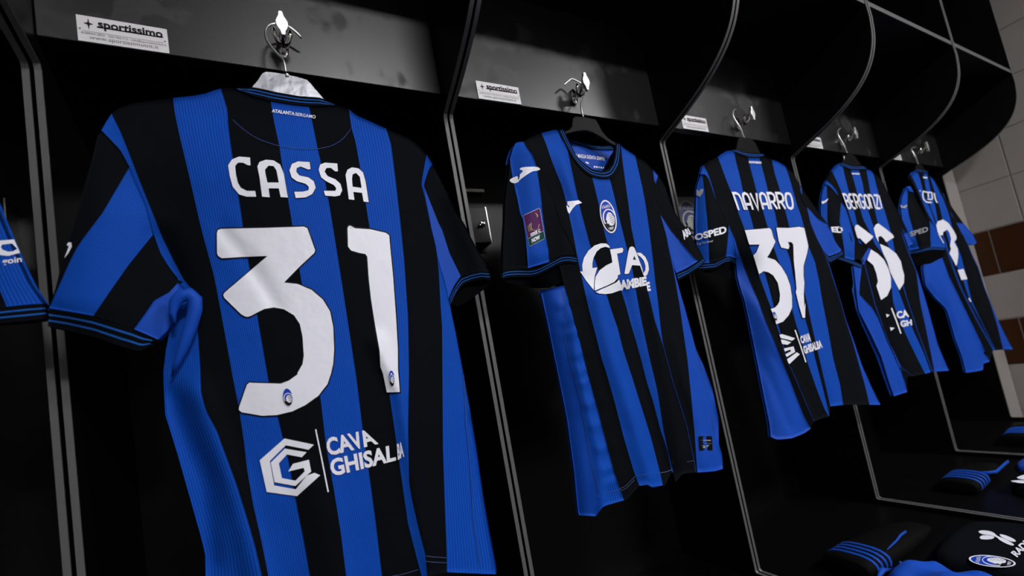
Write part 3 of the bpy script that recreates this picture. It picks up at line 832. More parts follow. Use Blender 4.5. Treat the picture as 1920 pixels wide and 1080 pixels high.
for ln in [G([(564, 973), (600, 978), (676, 983)]), G([(562, 1001), (600, 1006), (678, 1010)]), [(725, 1082), (750, 1078), (772, 1072), (784, 1068)]]:
    pr = Print(c1); pr.ring(0, ln, .8); pr.build('hem_stitching', [STITCHL], s31)
pr = Print(c1); pr.ring(0, G([(765, 5), (775, 200), (800, 500), (815, 760), (850, 1020)]), 1.0); pr.build('side_seam', [STITCH], s31)
pr = Print(c1)
for pol in [[(720, 347), (877, 380), (848, 407), (727, 383), (642, 467), (665, 597), (780, 618), (838, 545), (880, 530), (910, 543), (787, 654), (625, 632), (588, 463)],
            [(722, 401), (838, 420), (812, 447), (733, 432), (690, 480), (706, 558), (778, 572), (828, 522), (822, 503), (740, 523), (765, 482), (850, 460), (862, 523), (778, 600), (667, 580), (647, 475)]]:
    pr.poly(0, Fq(pol))
pr.ring(0, Fq([(886, 298), (920, 465), (953, 632)]), 2.6)
pr.text(0, 'CAVA', K([(455, 548), (800, 475), (872, 592), (480, 690)]), .035)
pr.text(0, 'GHISAL', K([(482, 715), (1000, 592), (1008, 722), (512, 848)]), .035); pr.text(0, 'BA', K([(1014, 592), (1055, 570), (1072, 690), (1022, 716)]), .04, .0060)
pr.build('sponsor_print', [WHITE], s31, 'white hexagonal sponsor mark and lettering')
E_ = lambda p: C(60, 400, 3.856, p)
pr = Print(c1); pr.poly(0, E_([(250, 228), (262, 210), (284, 211), (288, 240), (262, 290), (235, 322), (256, 266), (266, 238)])); pr.build('sleeve_print', [WHITE], s31)

# ---- shirt hung front outwards -----------------------------------------------
c2 = Cloth(Y0, [((981, 266), (1224, 318)), ((1035, 365), (1237, 400)), ((1013, 560), (1275, 560)), ((1037, 660), (1308, 660)), ((1063, 785), (1348, 785)), ((1086, 966), (1356, 880))], .026,
           [([(1010, 550), (1030, 657), (1058, 785), (1080, 966)], -.030, .018), ([(1098, 560), (1128, 680), (1165, 790), (1195, 900)], .012, .016), ([(1158, 560), (1190, 700), (1235, 880)], -.010, .016), ([(1195, 560), (1225, 700), (1255, 860)], .008, .012),
            ([(1243, 640), (1262, 718), (1290, 800), (1303, 870)], .010, .014), ([(1060, 590), (1075, 700), (1110, 840), (1120, 950)], .007, .010), ([(1040, 300), (1065, 380), (1075, 440)], .006, .010),
            ([(985, 300), (1000, 480)], .020, .030), ([(1040, 400), (1050, 480)], .012, .03), ([(1275, 430), (1300, 500)], .008, .02), ([(1262, 500), (1290, 600)], .004, .012),
            ([(1340, 780), (1320, 690)], .005, .01)] +
           [([(1040 + .25 * (y - 560), y), (1066 + .25 * (y - 560), y - 12)], .004, .006) for y in (575, 606, 630, 668, 700, 722, 760, 800, 842, 880, 905)])
s2 = shirt((.60, Y0, -.34), 'blue and black striped football shirt hung front outwards with crest on chest')
a6 = lambda p: C(930, 230, 6, p); b6 = lambda p: C(930, 390, 6, p); c6 = lambda p: C(1120, 250, 6, p); d6 = lambda p: C(1120, 430, 6, p); e6 = lambda p: C(1010, 540, 6, p); f6 = lambda p: C(1020, 700, 3.858, p); g6 = lambda p: C(1200, 600, 3.375, p)
B = [
    [(1013, 545), (1027, 607), (1037, 657), (1047, 705), (1063, 785.5), (1076, 881), (1083.5, 959), (1086, 966)],
    [(1057, 535), (1059, 590), (1060, 640), (1068, 678), (1078, 715), (1090, 757), (1100, 822), (1108, 868.5), (1117, 899.6), (1121, 923), (1117, 968)],
    [(981.7, 265.5), (988, 278), (998, 290), (1006, 310), (1013, 340), (1025, 390), (1040, 460), (1055, 525), (1067, 567), (1077, 603), (1088, 643), (1103, 705), (1121, 770), (1137, 832), (1152, 887), (1170, 938)],
    [(1015, 249), (1023, 267), (1033, 297), (1043, 323), (1053, 347), (1060, 372), (1068, 408), (1075, 440), (1081, 473), (1088, 507), (1095, 540), (1105, 583), (1117, 628), (1128, 672), (1138, 703), (1152, 752), (1170, 822), (1188.5, 884), (1199, 911)],
    [(1062.5, 275), (1068, 300), (1073, 323), (1078, 347), (1083, 370), (1092, 407), (1107, 462), (1118, 495), (1128, 527), (1138, 555), (1148, 587), (1158, 615), (1168, 655), (1186, 710), (1199, 752), (1219.6, 817), (1235, 876), (1243, 910)],
    [(1110, 331), (1115, 350), (1122, 380), (1134, 438), (1143, 470), (1150, 497), (1165, 545), (1175, 577), (1183, 608), (1190, 630), (1202, 673), (1214, 720), (1225, 754), (1238, 804), (1251, 842.6), (1260, 885)],
    [(1143, 335), (1150, 360), (1156, 387), (1166, 428), (1172, 452), (1177.5, 475), (1186, 507), (1192, 543), (1198, 577), (1203, 602), (1215, 659), (1232.6, 733), (1244, 807), (1252, 845), (1262, 886)],
    [(1164, 272), (1168, 308), (1172, 337), (1178, 380), (1184, 428), (1189, 452), (1193, 470), (1203, 503), (1213, 538), (1220, 567), (1228, 602), (1235.6, 624), (1243, 647), (1262, 718.5), (1286, 793), (1301, 861), (1304, 886)],
    [(1191, 292), (1198, 323), (1205, 353), (1211, 387), (1217.5, 432), (1223, 477), (1228, 522), (1234, 568), (1237.5, 604), (1240, 624), (1243.6, 647), (1262.6, 718.5), (1286.6, 793), (1301.6, 861), (1304.6, 886)],
    [(1224, 318), (1227, 340), (1230, 363), (1237, 392), (1248, 430), (1253, 463), (1257.5, 483), (1263, 508), (1270, 547), (1275, 577), (1279, 606), (1289, 674), (1296, 742), (1302, 807), (1307, 875.6), (1308, 886)],
    [(1225, 318), (1228, 340), (1231, 363), (1238, 392), (1249, 430), (1254, 463), (1258, 482), (1267, 517), (1275, 547), (1284, 577), (1292, 606), (1305, 655), (1318.5, 683), (1336, 730), (1347, 784), (1348, 834), (1354, 852), (1355.5, 879)]]
sh = Sheet(c2)
sh.strip(2, B[0], B[1], None, [(1086, 966), (1117, 968)], 10, 60)
sh.strip(1, [(1057, 535)] + B[1][1:], [(1058, 537), (1067, 567)] + B[2][9:], None, [(1117, 968), (1131.5, 949), (1170, 938)], 9, 60)
sh.strip(0, B[2], B[3], [(981.7, 265.5), (997, 256), (1015, 249)], [(1170, 938), (1178, 934.6), (1188, 923), (1199, 911)], 9, 60)
sh.strip(1, B[3], B[4], [(1015, 249), (1030, 246), (1041, 242.5), (1047, 244), (1053, 257), (1062.5, 275)], [(1199, 911), (1216, 908.6), (1221, 914), (1243, 910)], 9, 60)
sh.strip(0, B[4], B[5], [(1062.5, 275), (1075, 297), (1087, 313), (1098, 323), (1110, 331)], [(1243, 910), (1247, 910), (1260, 885)], 8, 60)
sh.strip(1, B[5], B[6], [(1110, 331), (1127, 335), (1143, 335)], None, 6, 60)
sh.strip(0, B[6], B[7], [(1143, 335), (1153, 327), (1162, 310), (1165, 288), (1164, 272)], [(1262, 886), (1267, 904), (1280, 888), (1304, 886)], 7, 60)
sh.strip(1, B[7], B[8], [(1164, 270), (1170, 277), (1182, 285), (1191, 292)], None, 5, 60)
sh.strip(0, B[8], B[9], [(1191, 292), (1200, 297), (1213, 305), (1224, 318)], None, 6, 60)
sh.strip(2, B[9], B[10], None, [(1308, 879), (1342, 881.5), (1355.5, 879)], 6, 60)
sh.build('body', MATS, s2)
OUT = [(1047, 244), (1053, 257), (1062.5, 275), (1075, 297), (1087, 313), (1098, 323), (1110, 331), (1127, 335), (1143, 335), (1153, 327), (1162, 310), (1165, 288), (1164, 270)]
INN = [(1057.5, 242.5), (1063, 255), (1072, 275), (1083, 295), (1097, 308), (1110, 317), (1127, 321), (1140, 318), (1148, 308), (1152.5, 293), (1155, 268)]
s = Sheet(c2, .003); s.strip(0, [INN[0], OUT[0]], [INN[-1], OUT[-1]], INN, OUT, 40, 30, trim_rows); s.build('collar', TR, s2, depth=.003)
inpl = Plane('y', Y0 + .030); inpl.Y0 = Y0 + .030
s = Sheet(inpl); s.strip(0, [(1066, 260), (1068, 267)], [(1156, 271), (1158, 281)], [(1066, 260), (1088, 267), (1110, 273.5), (1130, 276.5), (1156, 275)], [(1068, 266), (1087, 273), (1108, 279.5), (1127, 282), (1158, 281)], 20, 30, trim_rows); s.build('back_collar', TR, s2, depth=.003)
s = Sheet(inpl); s.strip(2, [(1068, 265), (1075, 340)], [(1158, 279), (1160, 345)], [(1068, 265), (1087, 272.5), (1108, 279), (1127, 281.5), (1158, 280)], None, 12, 12); s.build('inner_back', MATS, s2, depth=.003)
pr = Print(inpl); pr.text(0, 'LA MAGLIA SUDATA SEMPRE', a6([(880, 345), (1222, 388), (1224, 427), (885, 388)]), .02)
for i in range(5): pr.poly(0, C(1060, 250, 12, [(640 + 50 * i, 732 + 6 * i), (672 + 50 * i, 736 + 6 * i), (674 + 50 * i, 772 + 6 * i), (642 + 50 * i, 768 + 6 * i)]))
pr.poly(0, C(1060, 250, 12, [(445, 640), (490, 640), (535, 670), (525, 690), (480, 675)]))
pr.build('inner_lettering', [WHITE], s2)
sl = Sheet(c2, .001)
q1 = [(963, 275), (956, 297), (957.5, 313), (964, 347), (970, 373), (976, 403), (980, 410), (985, 440), (988, 473), (990, 503)]
q2 = [(981.7, 265.5), (988, 278), (998, 290), (1006, 310), (1010, 337), (1014, 363), (1017, 397), (1023, 440), (1028, 468), (1030, 491)]
sl.strip(0, [(957, 296), (953, 330), (950, 350), (947, 380), (946, 415), (943, 457), (942.5, 490), (943, 511)], [(957, 297), (957.5, 313), (964, 347), (970, 373), (976, 403), (980, 410), (985, 440), (988, 473), (990, 503)], None, [(943, 511), (953, 505), (972, 504), (990, 504)], 9, 40)
sl.strip(1, q1, q2, [(963, 275), (967, 268), (972, 266), (981.7, 265.5)], None, 9, 40)
sl.strip(0, [(1006, 308), (1010, 337), (1014, 363), (1017, 397), (1023, 440), (1028, 468), (1030, 491)], [(1006.5, 308), (1013, 325), (1022, 340), (1035, 365), (1043, 390), (1050, 415), (1063, 440), (1074, 462), (1082, 479)], None, [(1030, 491), (1038, 487), (1053, 479), (1067, 478), (1082, 480)], 10, 40)
sl.build('sleeve', MATS, s2)
band('cuff', c2, s2, [(943, 509), (953, 505), (972, 504), (992, 505), (1005, 503), (1023, 495), (1038, 487), (1053, 479), (1067, 478), (1082, 481)], [(942.5, 523), (953, 520), (972, 519), (997, 519), (1010, 516), (1027, 507), (1043, 498), (1057, 493), (1068, 492), (1082, 495)])
pr = Print(c2); pr.poly(0, [(942.5, 521), (972, 518), (997, 517), (1027, 505), (1057, 491), (1082, 493), (1081, 500), (1072, 515), (1057, 527), (1030, 540), (997, 540), (960, 532), (945, 528)], off=-.004); pr.build('sleeve_opening_shade', [SHADEIN], s2)  # shade under the cuff, painted as a dark sheet
sl = Sheet(c2, .001)
z1 = [(1226.5, 341), (1230, 363), (1237, 392), (1238, 402), (1258, 433), (1270, 447), (1287, 467), (1300, 482), (1308, 490)]
z2 = [(1234.5, 330), (1237, 332), (1247, 348), (1258, 380), (1267, 400), (1278, 418), (1293, 438), (1307, 460), (1319, 483)]
sl.strip(0, z1, z2, None, None, 7, 30)
sl.strip(2, [(1238, 402), (1249, 440), (1253, 462), (1258, 483), (1265, 505), (1268, 512)], [(1238, 402), (1258, 433), (1270, 447), (1287, 467), (1300, 482), (1308, 490)], None, [(1268, 512), (1287, 503), (1308, 490)], 7, 30)
sl.strip(2, [(1224, 318), (1227, 342)], [(1234.5, 330), (1230, 344)], None, None, 3, 6)
sl.build('sleeve', MATS, s2)
band('cuff', c2, s2, [(1268, 512), (1287, 505), (1308, 491.5), (1319, 483)], [(1272, 526), (1295, 513), (1312, 501), (1323, 489)])
JOMA = [(260, 525), (290, 500), (460, 493), (505, 522), (470, 540), (410, 545), (340, 590), (270, 640), (250, 670), (210, 685), (165, 670), (150, 645), (180, 622), (235, 602), (250, 610), (270, 580), (310, 540)]
pr = Print(c2); pr.poly(0, a6(JOMA), sm=1); pr.poly(1, a6([(246, 640), (252, 606), (262, 570), (268, 600), (258, 636)]), off=.0022); pr.build('sleeve_emblem', [WHITE, INK], s2)
pr = Print(c2); pr.poly(0, a6([(803, 886), (930, 873), (968, 902), (930, 914), (900, 925), (862, 965), (825, 1025), (808, 1003), (790, 932), (804, 936), (825, 962), (823, 935), (803, 925)])); pr.build('chest_emblem', [WHITE], s2)
crest('chest_crest', c2, [(1119, 378), (1147, 372), (1162, 434), (1134, 440)], s2, True, 7)
pr = Print(c2, 7)
qd = [(981, 403.5), (1012.5, 389), (1022.5, 447.5), (992, 463)]
pr.poly(1, [tuple(p) for p in bil(qd, np.array([.0, .06, .94, 1, 1, .94, .06, 0]), np.array([.03, 0, 0, .03, .97, 1, 1, .97]))], off=.0014)
pr.poly(2, [tuple(p) for p in bil(qd, np.array([.03, .97, .97, .03]), np.array([.02, .02, .735, .735]))], off=.0020)
pr.poly(3, [tuple(p) for p in bil(qd, np.array([.03, .97, .97, .03]), np.array([.755, .755, .98, .98]))], off=.0020)
def uvp(pts): return [tuple(p) for p in bil(qd, np.array([p[0] for p in pts]), np.array([p[1] for p in pts]))]
pr.ring(4, uvp([(.18, .36), (.14, .46), (.17, .56)]), 1.3, .0026); pr.ring(4, uvp([(.27, .34), (.23, .45), (.27, .56)]), 1.3, .0026); pr.ring(4, uvp([(.36, .33), (.31, .45), (.36, .56)]), 1.0, .0026)
pr.ring(4, uvp([(.42, .56), (.55, .63), (.72, .58), (.80, .48)]), 1.0, .0026); pr.ring(4, uvp([(.70, .10), (.80, .22), (.74, .24)]), 1.0, .0026)
pr.text(0, 'SERIE C', uvp([(.20, .63), (.80, .63), (.80, .73), (.20, .73)]), .05, .0027)
pr.text(0, 'NOW', uvp([(.22, .80), (.72, .80), (.70, .93), (.20, .93)]), .06, .0027)
pr.build('league_patch', [WHITE, GREYP, PURPLE, GREEN, GOLD], s2, 'purple and green league patch on the sleeve')
pr = Print(c2, 7)
for pol in [b6([(945, 713), (975, 714), (970, 640), (990, 560), (1040, 480), (1110, 422), (1180, 398), (1240, 400), (1272, 425), (1282, 448), (1230, 436), (1180, 450), (1132, 490), (1097, 560), (1085, 620), (1085, 675), (1140, 667), (1112, 760), (1102, 850), (1101, 925), (1010, 810)]),
            b6([(1112, 930), (1110, 850), (1120, 775), (1165, 702), (1240, 645), (1310, 612), (1298, 540), (1283, 467), (1420, 447), (1434, 470), (1422, 500), (1362, 514), (1380, 620), (1400, 745), (1372, 755), (1368, 790), (1330, 832), (1250, 872), (1170, 905)]),
            b6([(1122, 945), (1180, 917), (1280, 873), (1350, 840), (1386, 806), (1402, 850), (1438, 905), (1400, 925), (1300, 960), (1230, 968), (1160, 962)]),
            d6([(443, 262), (490, 265), (540, 310), (572, 380), (581, 450), (562, 510), (532, 535), (514, 500), (540, 460), (541, 410), (522, 350), (490, 312), (458, 290)])]:
    pr.poly(1, grow(pol, .8), off=.0010); pr.poly(0, pol)
pa = d6([(305, 500), (350, 245), (365, 203), (390, 192), (415, 205), (438, 258), (505, 440), (524, 530), (512, 492), (480, 408), (392, 402), (355, 495), (330, 502)])
pr.poly(1, grow(pa, .8), off=.0012); pr.poly(0, pa, [d6([(400, 340), (438, 345), (415, 295)])], off=.0020)
pr.text(0, 'AMBIE', d6([(248, 575), (552, 530), (556, 630), (262, 690)]), .06, off=.0020)
pr.text(0, 'E', d6([(548, 598), (588, 588), (602, 690), (566, 695)]), .05, off=.0020)
pr.build('sponsor_print', [WHITE, OUTL], s2, 'white circular arrow sponsor mark and lettering')
pr = Print(c2, 7); pr.poly(0, g6([(372, 735), (455, 735), (460, 825), (378, 825)])); pr.poly(1, g6([(388, 795), (440, 790), (420, 812), (395, 810), (405, 802)]), off=.0022); pr.ring(1, g6([(384, 781), (452, 781)]), .6, .0022); pr.ring(1, g6([(386, 762), (448, 762)]), 2, .0022)
pr.build('hem_tag', [OUTL, GREYP], s2, 'small black woven hem tag')
pr = Print(c2, 7); pr.text(0, 'ARI', [(1276.5, 433), (1290, 427.5), (1296, 438), (1283, 450)], .05); pr.build('sleeve_print', [WHITE], s2)
pr = Print(c2, 7)
for ln in [f6([(548, 835), (590, 815), (650, 755), (660, 742)]), f6([(555, 850), (600, 828), (655, 770)]), f6([(838, 720), (890, 710), (926, 695)]), g6([(205, 903), (290, 897), (345, 890)]), g6([(130, 968), (170, 960), (208, 945)]), f6([(395, 890), (450, 865), (548, 842)]), f6([(662, 740), (740, 732), (836, 722)])]:
    pr = Print(c2, 7); pr.ring(0, ln, .7); pr.build('hem_stitching', [STITCHL], s2)
pr = Print(c2, 7); pr.ring(0, e6([(285, 0), (293, 150), (295, 300), (300, 600), (350, 830), (410, 1050)]) + f6([(270, 220), (310, 470), (340, 650), (375, 770), (390, 860)]), 1.0)
pr.build('side_seam', [STITCH], s2); pr = Print(c2, 7); pr.ring(0, g6([(362, 200), (390, 310), (430, 480), (455, 620), (465, 700)]), .8)
pr.build('side_seam', [STITCH], s2)

# ---- shirt numbered 37 -------------------------------------------------------
c3 = Cloth(Y0, [((1313, 327), (1500, 348)), ((1342, 373), (1508, 380)), ((1381, 483), (1546, 476)), ((1404, 600), (1590, 610)), ((1432, 741), (1640, 735)), ((1445, 819), (1651, 759))], .020,
           [([(1306, 340), (1301, 400), (1304, 500)], -.045, .022), ([(1396, 500), (1400, 560), (1412, 640), (1428, 741), (1440, 819)], -.045, .035), ([(1400, 520), (1440, 640), (1490, 740), (1515, 810)], .008, .013), ([(1478, 520), (1500, 610), (1530, 700), (1552, 775)], .004, .014), ([(1545, 500), (1570, 600), (1590, 700)], .006, .014),
            ([(1425, 640), (1450, 720), (1475, 800)], -.005, .010), ([(1315, 350), (1330, 470)], .016, .03), ([(1350, 400), (1355, 470)], .010, .02), ([(1545, 420), (1570, 470)], .006, .02)])
c3.lift = 2.6
s3 = shirt((1.26, Y0, -.34), 'blue and black striped football shirt lettered NAVARRO with number 37')
h6 = lambda p: C(1290, 260, 6, p); i6 = lambda p: C(1290, 410, 6, p); j5 = lambda p: C(1450, 330, 5.4, p); k3 = lambda p: C(1370, 560, 3.857, p)
B1 = [(1366, 422), (1377, 447), (1385, 473), (1397, 507), (1410, 538), (1420, 560), (1435, 601.5), (1453, 643), (1474, 695), (1492, 741.5), (1507, 780), (1520, 804)]
B1t = [(1319, 309.5), (1326, 322), (1332, 338), (1338, 358), (1343, 374), (1355, 400)] + B1
B2 = [(1346, 294), (1355, 318), (1363, 340), (1372, 362), (1380, 388), (1390, 413), (1397, 432), (1405, 460), (1412.5, 480), (1422, 513), (1430, 535), (1438, 557), (1446.5, 579), (1455.6, 609), (1462, 627), (1474, 669), (1500, 730), (1526, 790)]
B3 = [(1376, 283), (1380, 303), (1387, 330), (1393, 358), (1405, 398), (1413, 427), (1423, 470), (1433, 510), (1442, 540), (1450, 572), (1459.5, 610), (1464, 627), (1474.5, 669), (1500.6, 730), (1526.6, 790)]
B4 = [(1402.5, 294.5), (1407, 315), (1412.5, 335), (1419, 360), (1432, 400), (1440, 428), (1451, 465), (1457, 482), (1473, 523), (1484, 575.5), (1493, 609), (1502, 635), (1515, 682), (1531, 728.5), (1546, 767), (1554.6, 781)]
B5 = [(1423, 294.7), (1429, 315), (1435, 338), (1440, 358), (1452.5, 398), (1458, 425), (1475, 468), (1482, 488), (1487, 518), (1496, 550), (1509, 596), (1518, 627), (1528, 671), (1541, 721), (1555, 778)]
B6 = [(1447, 299), (1453, 327), (1460, 348), (1465, 367), (1473, 398), (1480, 425), (1490, 470), (1500, 520), (1510, 552), (1515, 576), (1525.6, 625), (1538.5, 682), (1557, 762)]
B7 = [(1472, 311), (1478, 327), (1485, 350), (1493, 380), (1502, 405), (1507, 423), (1515, 460), (1528, 491), (1536, 528), (1541, 560), (1551.5, 612), (1562, 671), (1575, 721), (1581, 759)]
B8 = [(1499, 358), (1504, 380), (1513, 391), (1520, 419), (1533, 450), (1546, 476), (1554, 497), (1563, 526), (1577.5, 570), (1585, 599), (1598, 638), (1611, 684.5), (1621.5, 721), (1630.6, 759)]
B9 = [(1502, 348), (1506, 378), (1514, 391), (1521, 419), (1534, 450), (1547, 476), (1555, 497), (1564, 526), (1578, 570), (1586, 599), (1601, 640), (1616, 684.5), (1634.5, 726), (1651, 759)]
sh = Sheet(c3)
sh.strip(1, [(1313, 326), (1322, 327), (1329, 335), (1335, 353), (1342, 374)], [(1319, 309.5), (1326, 322), (1332, 338), (1338, 358), (1343, 374)], None, None, 3, 20)
sh.strip(2, [(1366, 422), (1376, 460), (1380, 490), (1383, 520), (1390, 545), (1396, 562), (1404, 599), (1417, 664), (1432, 741.5), (1442.6, 793), (1445, 819)], B1, None, [(1445, 819), (1458, 824.5), (1484, 822), (1507, 813), (1520, 804)], 12, 56)
sh.strip(0, B1t, B2, [(1319, 309.5), (1332, 300), (1346, 294)], [(1520, 804), (1526, 790)], 8, 56)
sh.strip(1, B2, B3, [(1346, 294), (1357, 286), (1365, 282), (1376, 283)], None, 7, 56)
sh.strip(0, B3, B4, [(1376, 283), (1390, 289), (1402.5, 294.5)], [(1526.6, 790), (1540, 785), (1554.6, 781)], 8, 56)
sh.strip(1, B4, B5, None, None, 6, 56); sh.strip(0, B5, B6, [(1423, 294.7), (1432, 292), (1447, 299)], None, 6, 56)
sh.strip(1, B6, B7, [(1447, 299), (1458, 302.5), (1472, 311)], None, 7, 56); sh.strip(0, B7, B8, [(1472, 311), (1487, 322), (1499, 347), (1499, 358)], None, 8, 56); sh.strip(2, B8, B9, None, None, 4, 56)
sh.build('body', MATS, s3)
band('collar', c3, s3, [(1373, 281), (1380, 280), (1397, 285), (1410, 287), (1423, 287), (1432.5, 289)], [(1376, 284.5), (1390, 290), (1402.5, 295), (1413, 296), (1423, 295.5), (1433, 292)])
sl = Sheet(c3, .001)
t1 = [(1313, 329), (1307, 350), (1305, 377), (1304, 410), (1304, 427), (1306, 460), (1309, 495)]
t2 = [(1317, 328), (1321, 360), (1324, 393), (1326, 410), (1328, 443), (1330, 493)]
t3 = [(1342, 373), (1355, 400), (1366, 422), (1365, 443), (1361, 482)]
sl.strip(1, t1, t2, None, None, 5, 36)
sl.strip(0, t2, t3, [(1317, 328), (1322, 327), (1329, 335), (1335, 353), (1342, 373)], [(1330, 493), (1345, 489), (1361, 482)], 8, 36)
sl.strip(1, [(1366, 421), (1365, 443), (1361, 482)], [(1366, 421), (1374, 443), (1378, 463), (1381, 484)], None, [(1361, 482), (1368, 480), (1381, 484)], 5, 20)
sl.build('sleeve', MATS, s3)
band('cuff', c3, s3, [(1308, 495), (1322, 493), (1340, 492), (1360, 482), (1368, 480), (1381, 485)], [(1310, 506), (1323, 506), (1343, 503), (1360, 493), (1370, 491), (1379, 498)])
pr = Print(c3); pr.poly(0, [(1310, 505), (1343, 502), (1360, 492), (1379, 496), (1376, 515), (1366, 524), (1340, 514), (1318, 511)], off=-.004); pr.build('sleeve_opening_shade', [SHADEIN], s3)  # dark sheet in place of the shaded cuff opening
sl = Sheet(c3, .001)
sl.strip(0, [(1503, 372), (1514, 390), (1533, 409), (1551, 421)], [(1504.6, 354), (1524, 382), (1538, 402), (1552, 420)], None, None, 4, 20)
sl.strip(2, [(1513, 389), (1520, 419), (1533, 450), (1545, 471)], [(1514, 389), (1533, 410), (1551, 421), (1568.5, 448.5), (1585, 469)], None, [(1545, 471), (1554, 480), (1565, 476), (1585, 468)], 7, 24)
sl.build('sleeve', MATS, s3)
band('cuff', c3, s3, [(1545, 471), (1554, 481), (1565, 477), (1585, 467)], [(1549, 482), (1556, 494), (1568.5, 487), (1587, 475)])
p3 = i6([(640, 130), (920, 106), (940, 130), (960, 210), (985, 258), (950, 330), (920, 390), (890, 435), (980, 465), (1050, 540), (1110, 640), (1150, 750), (1170, 880), (1170, 1000)]) + k3([(444, 60), (440, 75), (420, 120), (380, 165), (330, 185), (310, 120), (290, 75), (320, 65), (345, 40)]) + i6([(1000, 985), (1030, 930), (1036, 850), (1010, 720), (960, 640), (905, 602), (850, 590), (800, 625), (735, 412), (770, 380), (805, 290), (690, 292)])
p7 = i6([(995, 102), (1140, 105), (1250, 91), (1308, 105), (1330, 200), (1354, 310), (1340, 390), (1300, 530), (1300, 650), (1310, 720), (1302, 850), (1310, 1000)]) + k3([(541, 30), (538, 138), (520, 138), (497, 60)]) + i6([(1212, 825), (1222, 790), (1205, 600), (1190, 470), (1185, 290), (1165, 265), (1125, 262), (1142, 310), (1130, 342), (1050, 325), (1020, 250)])
for p in (p3, p7):
    pr = Print(c3, 8); pr.poly(1, grow(p, 1.2), off=.0010); pr.poly(0, p, off=.0018); pr.build('number_digit', [WHITE, OUTL], s3)
crest('number_crest', c3, k3([(296, 92), (328, 92), (345, 160), (316, 160)]), s3, False, off=.0024)
pr = Print(c3, 8); pr.strokes(0, 'NAVARRO', h6([(490, 597), (1165, 597), (1203, 812), (572, 830)]), .30, .38); pr.build('name_lettering', [WHITE], s3)
pr = Print(c3, 8); pr.text(0, 'ATALANTA BERGAMO', h6([(682, 250), (825, 258), (828, 283), (685, 275)]), .06); pr.build('neck_lettering', [WHITE], s3)
pr = Print(c3, 8)
for pol in [[(352, 262), (372, 256), (466, 286), (445, 304), (362, 284)], [(362, 297), (378, 296), (438, 315), (412, 333), (372, 328)], [(385, 360), (455, 345), (467, 385), (405, 421), (395, 402), (437, 380), (432, 368), (392, 382)], [(408, 438), (478, 388), (500, 402), (425, 473), (415, 460)]]: pr.poly(0, k3(pol))
pr.ring(0, k3([(466, 227), (505, 340), (544, 459)]), 2.2)
pr.text(0, 'CAVA', k3([(500, 272), (572, 246), (582, 308), (512, 326)]), .05); pr.text(0, 'GHISALBA', k3([(520, 345), (652, 296), (666, 355), (536, 402)]), .05)
pr.build('sponsor_print', [WHITE], s3)
pr = Print(c3, 8); pr.text(0, 'OSPED', i6([(70, 178), (428, 78), (438, 162), (82, 250)]), .04); pr.text(1, 'ng further', i6([(105, 275), (285, 235), (290, 264), (110, 302)]), .03)
pr.poly(1, h6([(95, 570), (130, 590), (140, 565), (175, 570), (165, 610), (135, 655), (95, 635)])); pr.build('sleeve_print', [WHITE, GREYP], s3)

# ---- shirt lettered BERGONZI -------------------------------------------------
c4 = Cloth(Y0, [((1546, 345), (1655, 342)), ((1572, 367), (1668, 375)), ((1602, 470), (1703, 473)), ((1606, 550), (1732, 550)), ((1652, 668), (1758, 650)), ((1676, 743), (1779, 695))], .016,
           [([(1541, 350), (1536, 400), (1548, 470)], -.045, .024), ([(1606, 545), (1625, 610), (1655, 680), (1678, 740)], .003, .012), ([(1590, 395), (1612, 470), (1640, 560)], -.006, .010), ([(1655, 480), (1680, 540), (1710, 620)], -.004, .010),
            ([(1548, 370), (1570, 450)], .012, .03), ([(1585, 400), (1592, 470)], .007, .02), ([(1620, 500), (1660, 610), (1695, 700)], .005, .012)])
c4.lift = 3.2
s4 = shirt((1.76, Y0, -.34), 'blue and black striped football shirt lettered BERGONZI')
l6 = lambda p: C(1510, 290, 6, p); m3 = lambda p: C(1540, 450, 3.484, p)
B1 = [(1617, 496), (1612, 530), (1611, 552), (1620, 562), (1635, 577), (1655, 611), (1672, 645), (1689, 685), (1701, 735)]
B1t = [(1550, 338), (1560, 347), (1567, 355), (1572.5, 367), (1580, 390), (1590, 430), (1602, 470)] + B1
B2 = [(1560, 320.5), (1568, 337), (1577, 358), (1582, 373), (1590, 393), (1597, 417), (1602.5, 430), (1615, 470), (1622, 500), (1640, 570), (1665, 640), (1690, 690), (1712, 705)]
B3 = [(1579, 308), (1585, 335), (1591, 357), (1602, 397), (1607, 420), (1617, 460), (1623, 500), (1641, 570), (1666, 640), (1691, 690), (1713, 705)]
B4 = [(1595, 317.5), (1601, 338), (1606, 357), (1613, 392), (1618, 410), (1630, 433), (1640, 457), (1655, 476), (1666, 502), (1670.6, 525), (1675, 568), (1686, 599), (1704, 639), (1724, 680), (1735, 701)]
B5 = [(1610, 318), (1617, 342), (1620, 360), (1627, 393), (1635, 417), (1640, 430), (1649, 458.6), (1663, 487), (1669, 510), (1683.5, 542), (1695, 573), (1712, 619), (1732, 662), (1745, 698)]
B6 = [(1624, 317), (1629, 343), (1632, 362), (1640, 393), (1645, 415), (1655, 440), (1668, 465), (1676, 485), (1700, 560), (1720, 620), (1748, 697)]
B7 = [(1637.5, 325), (1643, 348), (1648, 365), (1657, 390), (1665, 417), (1672.5, 443), (1677, 468), (1680, 486), (1701, 560), (1721, 620), (1749, 697)]
B8 = [(1653, 338), (1661, 357), (1670, 377), (1677, 398), (1687, 428), (1703, 473), (1718, 508), (1725, 565), (1735, 611), (1746.7, 668), (1752, 697)]
B9 = [(1655, 342), (1662, 357), (1671, 377), (1678, 398), (1688, 428), (1704, 473), (1719, 508), (1732, 550.5), (1741, 582), (1758, 645), (1779, 695)]
sh = Sheet(c4)
sh.strip(1, [(1546, 345), (1553, 347), (1562, 355), (1572, 367)], [(1550, 338), (1560, 347), (1567, 355), (1572.5, 367)], None, None, 3, 14)
